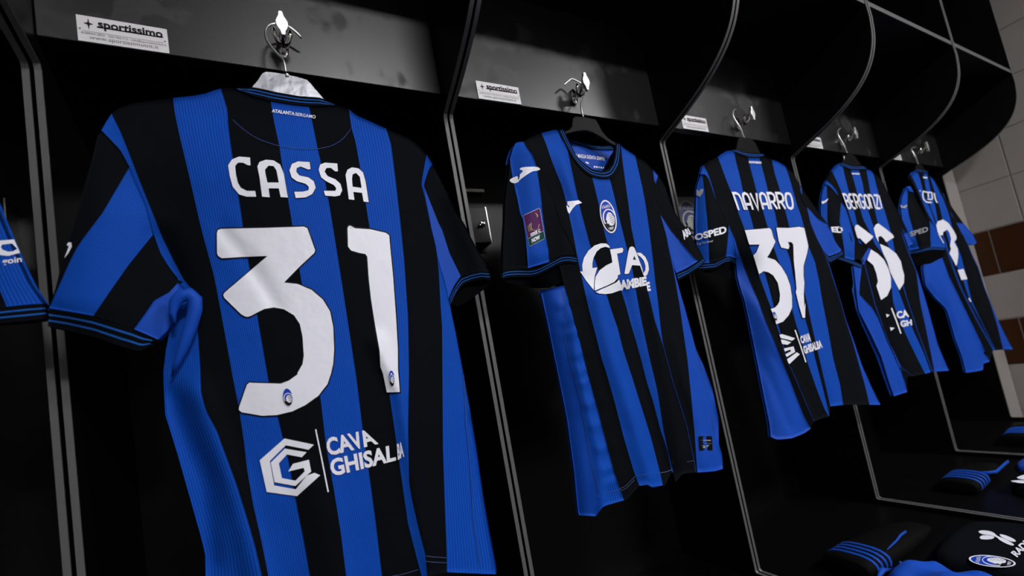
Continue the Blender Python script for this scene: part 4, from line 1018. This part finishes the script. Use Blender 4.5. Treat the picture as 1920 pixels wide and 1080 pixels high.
sh.strip(2, [(1600, 497), (1604, 530), (1606, 552), (1610, 582), (1632, 625), (1652, 668), (1666, 714), (1676, 743)], B1, None, [(1676, 743), (1701, 735)], 8, 50)
sh.strip(0, B1t, B2, [(1550, 338), (1560, 320.5)], [(1701, 735), (1701, 706), (1712, 705)], 8, 50)
sh.strip(1, B2, B3, [(1560, 320.5), (1567, 312), (1572.5, 305), (1579, 308)], None, 5, 50); sh.strip(0, B3, B4, [(1579, 308), (1585, 313), (1595, 317.5)], None, 6, 50)
sh.strip(1, B4, B5, None, None, 5, 50); sh.strip(0, B5, B6, None, None, 5, 50); sh.strip(1, B6, B7, [(1624, 317), (1632, 319), (1637.5, 325)], None, 5, 50)
sh.strip(0, B7, B8, [(1637.5, 325), (1647, 330), (1653, 338)], None, 6, 50); sh.strip(2, B8, B9, None, None, 4, 50)
sh.build('body', MATS, s4)
band('collar', c4, s4, [(1571, 305), (1580, 304.5), (1593, 309), (1603, 311), (1617, 310), (1624, 314)], [(1575, 309.5), (1585, 314), (1595, 318.5), (1610, 319), (1620, 318), (1625, 317)])
sl = Sheet(c4, .001)
sl.strip(1, [(1546, 346), (1542, 362), (1539, 383), (1540, 410), (1548, 445), (1560, 478)], [(1550, 347), (1551, 383), (1551, 413), (1556, 445), (1566, 480)], None, None, 4, 26)
sl.strip(0, [(1550, 347), (1551, 383), (1551, 413), (1556, 445), (1566, 480)], [(1572, 367), (1577, 380), (1575, 397), (1574, 415), (1578, 437), (1583, 467), (1584, 484)], [(1550, 347), (1562, 355), (1572, 367)], None, 7, 26)
sl.strip(1, [(1577, 380), (1575, 397), (1574, 415), (1578, 437), (1583, 467), (1584, 484)], [(1577.5, 380), (1585, 390), (1592, 410), (1598, 433), (1602.5, 450), (1602, 470), (1602, 488)], None, None, 5, 26)
sl.strip(0, [(1603, 453), (1602, 470), (1602, 486)], [(1629, 464), (1622, 475), (1616, 486)], [(1603, 453), (1616, 458), (1629, 464)], None, 5, 10)
sl.strip(2, [(1629, 464), (1622, 475), (1616, 486)], [(1633.5, 467), (1626, 484), (1618, 497)], None, None, 4, 10)
sl.build('sleeve', MATS, s4)
band('cuff', c4, s4, [(1560, 478), (1583, 484), (1602, 489), (1616, 496)], [(1562, 483), (1584.5, 491), (1602, 498), (1613, 503)], nu=12)
sl = Sheet(c4, .001)
sl.strip(0, [(1655, 345), (1662, 366), (1672, 390), (1684, 420), (1692, 440)], [(1656, 342), (1663, 357), (1674, 379), (1690, 408), (1703, 436)], None, None, 4, 20)
sl.strip(2, [(1690, 430), (1697, 446), (1703, 462)], [(1691, 429), (1701, 436), (1712, 457)], None, None, 4, 8)
sl.build('sleeve', MATS, s4)
pr = Print(c4, 7); pr.strokes(0, 'BERGONZI', l6([(412, 432), (832, 446), (872, 618), (478, 616)]), .32, .36); pr.build('name_lettering', [WHITE], s4)
pr = Print(c4, 7); pr.text(0, 'ATALANTA BERGAMO', l6([(520, 204), (610, 207), (612, 226), (522, 222)]), .08); pr.build('neck_lettering', [WHITE], s4)
pr = Print(c4, 7)
for p in [l6([(555, 830), (565, 795), (590, 788), (660, 840), (765, 920), (745, 950), (680, 1005), (610, 937), (597, 946), (580, 920)]), l6([(770, 830), (790, 790), (820, 772), (900, 830), (985, 900), (998, 930), (910, 985), (880, 940), (850, 915), (820, 925), (825, 985), (795, 930)]),
          m3([(325, 62), (370, 90), (410, 130), (440, 190), (455, 250), (455, 310), (430, 365), (390, 392), (360, 300), (370, 270), (360, 220), (340, 165), (300, 130)]), m3([(382, 25), (440, 50), (490, 90), (520, 140), (530, 190), (542, 230), (540, 280), (510, 328), (480, 270), (450, 210), (430, 140), (405, 90)])]:
    pr = Print(c4, 7); pr.poly(0, p, off=.0018); pr.build('number_piece', [WHITE], s4)
pr = Print(c4, 7); pr.ring(0, m3([(458, 444), (490, 526), (520, 611)]), 2.6)
pr.poly(0, m3([(422, 482), (447, 490), (428, 506)])); pr.poly(0, m3([(448, 570), (480, 574), (455, 594)]))
pr.text(0, 'CA', m3([(487, 468), (566, 453), (575, 502), (497, 516)]), .05); pr.text(0, 'GH', m3([(512, 528), (590, 518), (594, 556), (522, 572)]), .05); pr.build('sponsor_print', [WHITE], s4)
pr = Print(c4, 7); pr.text(0, 'ED', l6([(288, 812), (420, 806), (427, 886), (300, 870)]), .05); pr.poly(1, l6([(180, 525), (215, 520), (262, 490), (240, 530), (192, 556)])); pr.build('sleeve_print', [WHITE, WHITE], s4)

# ---- last shirt, by the tiled wall -------------------------------------------
c5 = Cloth(Y0, [((1699, 350), (1773, 370)), ((1714, 361), (1790, 420)), ((1745, 468), (1814, 457)), ((1735, 536), (1844, 538)), ((1791, 636), (1884, 627)), ((1811, 698), (1899, 653))], .012,
           [([(1693, 355), (1684, 390), (1694, 450), (1704, 480)], -.05, .035), ([(1720, 480), (1733, 536), (1765, 590), (1785, 640), (1806, 699)], -.06, .04), ([(1766, 490), (1800, 570), (1830, 650), (1845, 690)], .008, .010), ([(1750, 520), (1790, 620)], -.006, .012), ([(1700, 380), (1720, 450)], .010, .03), ([(1800, 430), (1822, 450)], .004, .015), ([(1815, 520), (1840, 600), (1868, 655)], .004, .012)])
c5.lift = 3.2
s5 = shirt((2.35, Y0, -.34), 'last blue and black striped football shirt, by the tiled end wall')
n5 = lambda p: C(1660, 300, 5.4, p); o4 = lambda p: C(1680, 480, 4.5, p)
B1 = [(1767, 484), (1780, 520), (1795.6, 551), (1813, 587), (1831, 624), (1844, 653), (1855.6, 678)]
B1t = [(1706, 335), (1714, 350), (1724, 373), (1734, 398), (1745, 425), (1757, 458)] + B1
B2 = [(1708, 328), (1715.6, 342.6), (1725, 365), (1734, 389), (1743, 407), (1757, 430), (1770, 455), (1785, 500), (1800, 540), (1830, 600), (1862, 657)]
B3 = [(1720, 320), (1727, 343), (1731, 361), (1743, 389), (1751, 411), (1759, 430), (1771, 455), (1786, 500), (1801, 540), (1831, 600), (1863, 657)]
B4 = [(1731, 322), (1736, 354), (1745, 389), (1755, 415), (1762, 430), (1772, 455), (1787, 500), (1802, 540), (1832, 600), (1864, 657)]
B5 = [(1738, 323), (1744, 354), (1754, 389), (1758, 413), (1764, 430), (1774, 455), (1788, 500), (1803, 540), (1833, 600), (1865, 657)]
B6 = [(1743, 330), (1751, 354), (1763, 391), (1767, 411), (1778, 450), (1795.6, 502), (1807, 529), (1818, 562), (1838, 600), (1866, 657)]
B7 = [(1750, 336), (1760, 357), (1769, 374), (1778.5, 400), (1784, 420), (1790, 450), (1802, 480), (1809, 507), (1815.6, 538), (1822, 564), (1839, 600), (1867, 657)]
B8 = [(1768, 362), (1776, 385), (1785, 405), (1797, 425), (1814, 457), (1823, 480), (1834, 502), (1845, 538), (1857, 569), (1869, 607), (1875.6, 633), (1881, 655)]
B9 = [(1769, 362), (1777, 385), (1786, 405), (1798, 425), (1815, 457), (1824, 480), (1835, 502), (1846, 538), (1858, 569), (1871, 600), (1884, 627), (1899, 655)]
sh = Sheet(c5)
sh.strip(2, [(1745, 468), (1730, 500), (1735.6, 535.6), (1755, 560), (1775.6, 580), (1791, 635.6), (1804, 669), (1811, 699)], B1, None, [(1811, 699), (1835.6, 695.6), (1844.5, 693), (1843, 682), (1855.6, 678)], 9, 40)
sh.strip(0, B1t, B2, None, None, 6, 40); sh.strip(1, B2, B3, [(1708, 328), (1713, 321), (1720, 320)], None, 4, 40); sh.strip(0, B3, B4, None, None, 4, 40); sh.strip(1, B4, B5, None, None, 4, 40)
sh.strip(0, B5, B6, None, None, 4, 40); sh.strip(1, B6, B7, None, None, 4, 40); sh.strip(0, B7, B8, [(1750, 336), (1758, 345), (1768, 362)], None, 6, 40); sh.strip(2, B8, B9, None, None, 4, 40)
sh.build('body', MATS, s5)
band('collar', c5, s5, [(1714, 319), (1721, 317.5), (1730, 319), (1739, 320)], [(1717, 321.5), (1723, 321), (1731, 323), (1740, 324)], nu=10)
sl = Sheet(c5, .001)
sl.strip(1, [(1700, 350), (1706.5, 349)], [(1706, 359), (1714, 361)], None, None, 4, 6)
sl.strip(1, [(1699, 352), (1691.5, 368.5), (1688, 389), (1691.5, 411), (1697, 433), (1704, 470)], [(1702, 360), (1701, 385), (1704, 404), (1712, 432), (1723, 466)], None, None, 4, 24)
sl.strip(0, [(1702, 360), (1701, 385), (1704, 404), (1712, 432), (1723, 466)], [(1712, 360), (1720, 378), (1730, 395), (1743, 418.5), (1744, 440), (1745, 463)], None, None, 7, 24)
sl.strip(1, [(1743, 414), (1744, 440), (1745, 463)], [(1743.5, 414), (1756, 428), (1764, 443), (1771, 458), (1772, 464)], None, None, 5, 14)
sl.build('sleeve', MATS, s5)
pr = Print(c5, 8); pr.poly(0, [(1705, 477), (1723, 474), (1745, 468), (1772, 469), (1768, 482), (1745, 494), (1718, 497)], off=.0008); pr.build('sleeve_opening_shade', [SHADEIN], s5)  # dark sheet painting the shade below the cuff
band('cuff', c5, s5, [(1704, 470), (1723, 468), (1745, 462), (1771, 464)], [(1705, 478), (1723, 475), (1745, 469), (1772, 470)], nu=12)
sl = Sheet(c5, .001)
sl.strip(0, [(1770, 372), (1780, 398), (1793, 418)], [(1773, 370), (1790, 396), (1806, 418)], None, None, 4, 12)
sl.strip(2, [(1793, 418), (1803, 437), (1815, 457)], [(1806, 418), (1825, 441), (1831, 455)], None, [(1815, 457), (1827, 459), (1831, 455)], 5, 12)
sl.build('sleeve', MATS, s5)
q21 = lambda p: C(1715, 340, 21, p)
pr = Print(c5, 6)
for ln in [[(330, 385), (320, 560), (350, 700), (440, 800)], [(330, 390), (430, 420), (520, 430), (680, 440)], [(440, 800), (560, 830), (680, 830)], [(530, 440), (540, 650)], [(680, 440), (690, 600), (700, 690)], [(500, 700), (700, 715)], [(770, 460), (800, 640), (840, 760), (900, 845)]]: pr.ring(0, q21(ln), 2.3)
pr.poly(0, q21([(190, 350), (230, 350), (240, 390), (200, 395)])); pr.build('name_lettering', [WHITE], s5)
pr = Print(c5, 6); pr.poly(0, n5([(515, 660), (530, 622), (585, 602), (640, 640), (690, 710), (720, 770), (720, 802), (697, 830), (735, 900), (740, 960), (730, 1040), (718, 1075), (690, 1020), (648, 945), (665, 900), (655, 870), (665, 800), (650, 740), (625, 705), (585, 730), (585, 757), (560, 765), (530, 730)]))
pr.ring(0, n5([(538, 745), (565, 795), (592, 842)]), 1.6); pr.build('number_piece', [WHITE], s5); pr = Print(c5, 6); pr.poly(0, o4([(520, 118), (570, 108), (603, 195), (552, 203)])); pr.ring(0, o4([(614, 355), (632, 386)]), 2)
pr.build('number_piece', [WHITE], s5)
pr = Print(c5, 6); pr.text(0, 'SPED', n5([(245, 728), (430, 672), (435, 722), (255, 777)]), .03); pr.poly(0, n5([(150, 450), (175, 470), (225, 450), (205, 488), (160, 485)])); pr.build('sleeve_print', [GREYP], s5)
pr = Print(c5, 6); pr.poly(0, n5([(380, 168), (425, 172), (425, 188), (385, 185)])); pr.build('neck_lettering', [WHITE], s5)

# ---- shirt at the left edge --------------------------------------------------
c0 = Cloth(Y0, [((-400, 200), (-30, 330)), ((-400, 600), (-60, 620)), ((-420, 1200), (-100, 1200))], .03, [([(-20, 420), (50, 590)], .004, .03)])
s0 = shirt((-.53, Y0, -.34), 'blue and black striped football shirt cut off by the left edge')
sl = Sheet(c0, .001)
u1 = [(-60, 330), (-40, 440), (-10, 520), (13, 576)]; u2 = [(-25, 330), (0, 408), (30, 478), (55, 530), (83, 570)]
sl.strip(0, [(-130, 330), (-120, 440), (-100, 590)], u1, None, None, 8, 30); sl.strip(1, u1, u2, None, [(13, 576), (50, 571), (83, 569)], 12, 30)
sl.build('sleeve', MATS, s0)
band('cuff', c0, s0, [(-100, 592), (-40, 582), (13, 575), (50, 571), (84, 569)], [(-100, 622), (-40, 612), (0, 606), (45, 602), (88, 597)])
sh = Sheet(c0)
bb = [[(-430, 230), (-440, 600), (-520, 1250)], [(-350, 190), (-370, 600), (-420, 1270)], [(-290, 170), (-310, 600), (-340, 1290)], [(-230, 180), (-240, 600), (-250, 1290)], [(-160, 200), (-160, 600), (-160, 1280)], [(-60, 330), (-100, 600), (-60, 1260)]]
sh.chain(bb, [0, 1, 0, 1, 0], nv=30); sh.build('body', MATS, s0)
w2 = lambda p: C(0, 300, 2.57, p)
pr = Print(c0); pr.poly(0, w2([(-40, 392), (0, 388), (68, 383), (97, 447), (40, 462), (0, 458), (-40, 440)]), [w2([(10, 408), (58, 402), (84, 428), (62, 440), (38, 442), (12, 432), (3, 420)])])
pr.text(0, 'goin', w2([(8, 476), (104, 464), (106, 500), (12, 512)]), .02); pr.build('sleeve_print', [WHITE], s0)


# ================================================================== hangers
def plate(parent, px, m, th=.007, y=Y0 + .003, name='hanger_body'):
    P = on_y(px, y); ring = [Vector((p[0], p[2], 0)) for p in P]; n = len(P); tri = tessellate_polygon([ring])
    v = [(p[0], y - th / 2, p[2]) for p in P] + [(p[0], y + th / 2, p[2]) for p in P]
    f = [tuple(t) for t in tri] + [tuple(i + n for i in t)[::-1] for t in tri] + [(i, (i + 1) % n, n + (i + 1) % n, n + i) for i in range(n)]
    b = MB(); b.add(v, f); o = b.build(name, m, parent); return bevel(o, .002, 2)


def wire(parent, px, ys, r=.0020):
    p = smooth_open(px, 2); yy = np.interp(np.linspace(0, 1, len(p)), np.linspace(0, 1, len(ys)), ys)
    b = MB(); b.tube([tuple(q) for q in on_y(p, yy)], r, 10); b.build('hook_wire', WIRE, parent, True)


def smooth_open(pts, it):
    p = [np.asarray(q, float) for q in pts]
    for _ in range(it):
        q = [p[0]]
        for a, b in zip(p[:-1], p[1:]): q += [a * .75 + b * .25, a * .25 + b * .75]
        q.append(p[-1]); p = q
    return p


def hanger(x, label):
    return thing('clothes_hanger', (x, Y0, .40), label, 'hanger', 'hangers on the coat hooks')


U = lambda p: C(460, 0, 5.4, p)
hg = hanger(.053, 'grey-black plastic hanger, its sheen painted silver, carrying the shirt lettered CASSA')
plate(hg, U([(78, 880), (105, 852), (130, 820), (165, 765), (185, 748), (210, 740), (300, 748), (400, 765), (520, 790), (620, 820), (655, 850), (700, 905), (770, 985), (830, 1060), (500, 1040), (200, 965), (60, 915)]), HANGG)
wire(hg, U([(562, 378), (545, 358), (500, 315), (440, 270), (380, 243), (300, 238), (240, 255), (212, 290), (203, 340), (215, 405), (260, 475), (320, 540), (378, 595), (396, 640), (405, 700), (415, 770)]), [.688, .684, .680, .676, .668, .660, Y0 + .003])
b = MB(); P = on_y(U([(415, 735)]), Y0 + .003)[0]; b.lathe((P[0], P[1], P[2] - .004), [(-.006, .0045), (.002, .0045), (.004, .003)], 12); b.build('hook_socket', CHROME, hg, True)
V = lambda p: C(1030, 120, 6.35, p)
hg = hanger(.628, 'black plastic hanger in the shirt hung front outwards')
plate(hg, [(1072.5, 223), (1077, 219.5), (1096, 221), (1115, 225), (1120, 233), (1127, 247), (1138, 260), (1154, 270), (1160, 280), (1143, 271), (1127, 260), (1110, 250.5), (1097, 247), (1080, 248), (1063, 252), (1048, 262), (1052, 250), (1066, 244), (1071, 238)], HANGB)
wire(hg, V([(180, 247), (205, 222), (235, 198), (262, 178), (300, 190), (350, 215), (390, 240), (420, 290), (432, 345), (418, 385), (396, 425), (376, 470), (379, 540), (392, 600), (404, 628)]), [.690, .688, .684, .680, .672, .662, Y0 + .003])
hg = hanger(1.21, 'black plastic hanger in the shirt lettered NAVARRO')
plate(hg, [(1382.5, 261), (1387, 259), (1398, 259.5), (1407, 261), (1414, 269), (1420, 281), (1426, 293), (1400, 292), (1377, 284), (1380, 276)], HANGB)
wire(hg, C(1360, 185, 10.28, [(205, 215), (175, 210), (150, 240), (140, 300), (165, 380), (220, 460), (275, 540), (310, 610), (330, 690), (350, 730), (370, 770)]), [.688, .684, .680, .672, .664, Y0 + .003])
hg = hanger(1.775, 'black plastic hanger in the shirt lettered BERGONZI')
plate(hg, [(1584, 290), (1592, 288.5), (1599, 291), (1605, 299), (1613, 310), (1600, 314), (1586, 311), (1577, 306), (1581, 298)], HANGB)
Q = lambda p: C(1560, 225, 10.667, p)
wire(hg, Q([(175, 165), (140, 185), (115, 225), (115, 290), (150, 360), (200, 440), (245, 520), (275, 610), (295, 650)]), [.690, .684, .678, .668, Y0 + .003])
b = MB(); b.tube([tuple(q) for q in on_y(Q([(237, 690), (235, 740), (238, 800)]), Y0 - .012)], .0022, 8); b.build('steel_clip', CHROME, hg, True)
hg = hanger(2.335, 'black plastic hanger in the last shirt by the tiled wall')
plate(hg, [(1716, 312), (1722, 308), (1727, 310), (1732, 318), (1740, 325), (1728, 327), (1715, 324)], HANGB)
wire(hg, Q([(1680, 545), (1620, 550), (1580, 570), (1600, 620), (1650, 690), (1680, 760), (1700, 830), (1720, 880)]), [.688, .680, .670, Y0 + .003])


# ================================================================== kit laid out on the seats
def pillow(name, m, parent, outline, z0, H, r, cell=.012, wav=.25):
    """soft folded cloth: an outline on the seat swelling to height H within r of its rim"""
    out = smooth_poly(outline, 2); ring = [Vector((p[0], p[1], 0)) for p in out]
    bm = bmesh.new(); bv = [bm.verts.new(v) for v in ring]; n = len(bv)
    for t in tessellate_polygon([ring]):
        try: bm.faces.new([bv[i] for i in t])
        except ValueError: pass
    for _ in range(6):
        lg = [e for e in bm.edges if e.calc_length() > cell]
        if not lg: break
        bmesh.ops.subdivide_edges(bm, edges=lg, cuts=1); bmesh.ops.triangulate(bm, faces=[f for f in bm.faces if len(f.verts) > 3])
    rim = np.array([(v[0], v[1]) for v in out] + [tuple(out[0])])
    bm.verts.index_update(); xy = np.array([(v.co.x, v.co.y) for v in bm.verts])
    d = seg_dist(xy[:, 0], xy[:, 1], [tuple(p) for p in rim])
    t = np.clip(d / r, 0, 1); h = H * np.sqrt(np.clip(1 - (1 - t) ** 2, 0, 1)) * (1 + wav * np.sin(xy[:, 0] * 61 + xy[:, 1] * 37) * np.sin(xy[:, 1] * 53 - xy[:, 0] * 23))
    fcs = [[v.index for v in f.verts] for f in bm.faces]
    bd = [[v.index for v in e.verts] for e in bm.edges if len(e.link_faces) == 1]; bm.free()
    k = len(xy); v = [(a[0], a[1], z0 + .002 + b) for a, b in zip(xy, h)] + [(a[0], a[1], z0) for a in xy]
    f = fcs + [[i + k for i in q][::-1] for q in fcs] + [(a, b, b + k, a + k) for a, b in bd]
    o = meshobj(name, v, f, m, parent)
    bm = bmesh.new(); bm.from_mesh(o.data); bmesh.ops.recalc_face_normals(bm, faces=bm.faces); bm.to_mesh(o.data); bm.free()
    return o


ZS = -.570


def sock(x, y, dx, dy, w, L, label, h=.046, pitch=.0165, sw=.0060):
    """folded pair of socks lying with the striped turn-over towards the viewer"""
    t = thing('football_socks', (x, y, ZS), label, 'socks', 'rolled football socks on the seats')
    d = np.array([dx, dy]) / math.hypot(dx, dy); nrm = np.array([-d[1], d[0]])
    def section(s, k, hh, n=20):
        c = np.array([x, y]) + d * s; pts = []
        for j in range(n):
            a = 2 * math.pi * j / n; cx_, sz = math.cos(a), math.sin(a)
            px = abs(cx_) ** .7 * (1 if cx_ > 0 else -1) * w / 2 * k
            pz = ZS + hh / 2 + abs(sz) ** .8 * (1 if sz > 0 else -1) * hh / 2
            pts.append((*(c + nrm * px), pz))
        return pts
    def tube(name, m, sts, par):
        v, f = [], []; n = 20
        for s_, k, hh in sts: v += section(s_, k, hh)
        for i in range(len(sts) - 1): f += [(i * n + j, i * n + (j + 1) % n, (i + 1) * n + (j + 1) % n, (i + 1) * n + j) for j in range(n)]
        f += [tuple(range(n))[::-1], tuple((len(sts) - 1) * n + j for j in range(n))]
        o = meshobj(name, v, f, m, par); bm = bmesh.new(); bm.from_mesh(o.data); bmesh.ops.recalc_face_normals(bm, faces=bm.faces); bm.to_mesh(o.data); bm.free(); return o
    tube('sock_body', SOCK, [(-.020, .86, h * .8), (-.018, .95, h * .95), (0, 1, h), (.05, 1, h), (.10, .98, h * .95), (.17, .92, h * .85), (L * .8, .80, h * .7), (L, .55, h * .45)], t)
    for q in range(4):
        s0_ = .004 + pitch * q; tube('stripe', BLUE2, [(s0_, 1.0, h), (s0_ + .001, 1.025, h + .0016), (s0_ + sw, 1.025, h + .0016), (s0_ + sw + .001, 1.0, h)], t)
    return t


def slab_text(parent, items, name, zz):
    pl = Plane('z', zz); pr = Print(pl, 14); items(pr); return pr.build(name, [WHITE], parent)


sock(1.035, .588, 1, -.03, .100, .30, 'black socks with four blue stripes on the seat below the shirt lettered NAVARRO')
sock(1.660, .592, 1, .05, .085, .26, 'black blue-striped socks on the seat below the shirt lettered BERGONZI', .042, .022, .0075)
sock(2.215, .60, 1, .1, .085, .20, 'black blue-striped socks on the last seat by the tiled wall', .046, .026, .010)
t = thing('training_top', (1.07, .46, ZS), 'royal blue folded top lying in front of the nearest striped socks', 'top')
pillow('folded_cloth', BLUE2, t, [(1.075, .522), (1.115, .505), (1.135, .47), (1.12, .44), (1.13, .40), (1.12, .34), (1.02, .33), (.99, .42), (1.0, .50), (1.03, .53)], ZS, .038, .035)
b = MB(); b.tube([(1.02, .532, ZS + .018), (1.05, .535, ZS + .02), (1.08, .515, ZS + .026), (1.04, .49, ZS + .024), (1.005, .485, ZS + .012)], [.004, .008, .010, .009, .004], 12, flat=.7); b.build('sleeve_fold', BLUE2, t, True)
t = thing('football_shorts', (1.23, .42, ZS), 'black folded shorts with white logo and oval crest on the nearest seat', 'shorts', 'folded shorts on the seats')
pillow('folded_cloth', BLACK, t, [(1.15, .500), (1.30, .515), (1.42, .50), (1.44, .30), (1.40, .23), (1.20, .23), (1.145, .30), (1.145, .42)], ZS, .030, .03, .014, .02)
pr = Plane('z', ZS + .0335)
b = MB(); P = on_z(C(1560, 740, 3.178, [(325, 935), (350, 910), (385, 875), (410, 840), (440, 815)]), -.5335); b.tube([tuple(p) for p in P], [.003, .004, .004, .004, .003], 10, flat=.6); b.build('piping', BLUE2, t, True)
X8 = lambda p: C(1780, 940, 7.714, p)
crest('crest_print', pr, X8([(330, 750), (240, 900), (880, 990), (1010, 840)][0:0] or [(262, 905), (300, 742), (990, 830), (930, 985)]), t, True, 12, off=.0012)
pq = Print(pr, 12)
for e in [[(418, 440), (440, 422), (500, 418), (580, 428), (640, 450), (668, 475), (690, 500), (800, 540), (900, 595), (938, 625), (925, 640), (880, 635), (800, 600), (720, 555), (688, 520), (600, 488), (500, 480), (445, 462)], [(432, 520), (470, 492), (550, 488), (630, 500), (655, 520), (620, 545), (540, 552), (460, 548)], [(722, 480), (745, 473), (830, 495), (920, 535), (968, 570), (955, 586), (900, 582), (820, 550), (750, 510)]]:
    pq.poly(0, X8(e), off=.0012, sm=1)
pq.text(0, 'RADICI', X8([(885, 742), (1150, 480), (1220, 560), (985, 812)]), .04, off=.0012)
pq.build('sponsor_print', [WHITE], t)
t = thing('football_shorts', (1.86, .42, ZS), 'black folded shorts on the seat below the shirt lettered BERGONZI', 'shorts', 'folded shorts on the seats')
pillow('folded_cloth', BLACK, t, [(1.66, .50), (1.80, .52), (1.98, .52), (2.0, .30), (1.98, .23), (1.72, .23), (1.66, .30)], ZS, .030, .03, .014, .02)
pq = Print(pr, 12)
for e in [[(1905, 896), (1912, 892), (1925, 889), (1945, 890), (1940, 898), (1920, 900)], [(1893, 902), (1905, 900), (1925, 901), (1930, 906), (1912, 906)]]: pq.poly(0, e, off=.0012, sm=1)
pq.build('sponsor_print', [WHITE], t)
b = MB(); P = on_z(C(1640, 780, 5.4, [(1060, 575), (1150, 575), (1230, 565), (1290, 510), (1350, 460)]), -.532); b.tube([tuple(p) for p in P], .0045, 10, flat=.6); b.build('piping', BLUE2, t, True)
t = thing('training_top', (2.0, .56, ZS), 'royal blue folded top behind the shorts on the second seat', 'top')
pillow('folded_cloth', BLUE2, t, [(1.895, .535), (1.90, .50), (2.02, .44), (2.035, .52), (1.96, .56)], ZS, .022, .03)
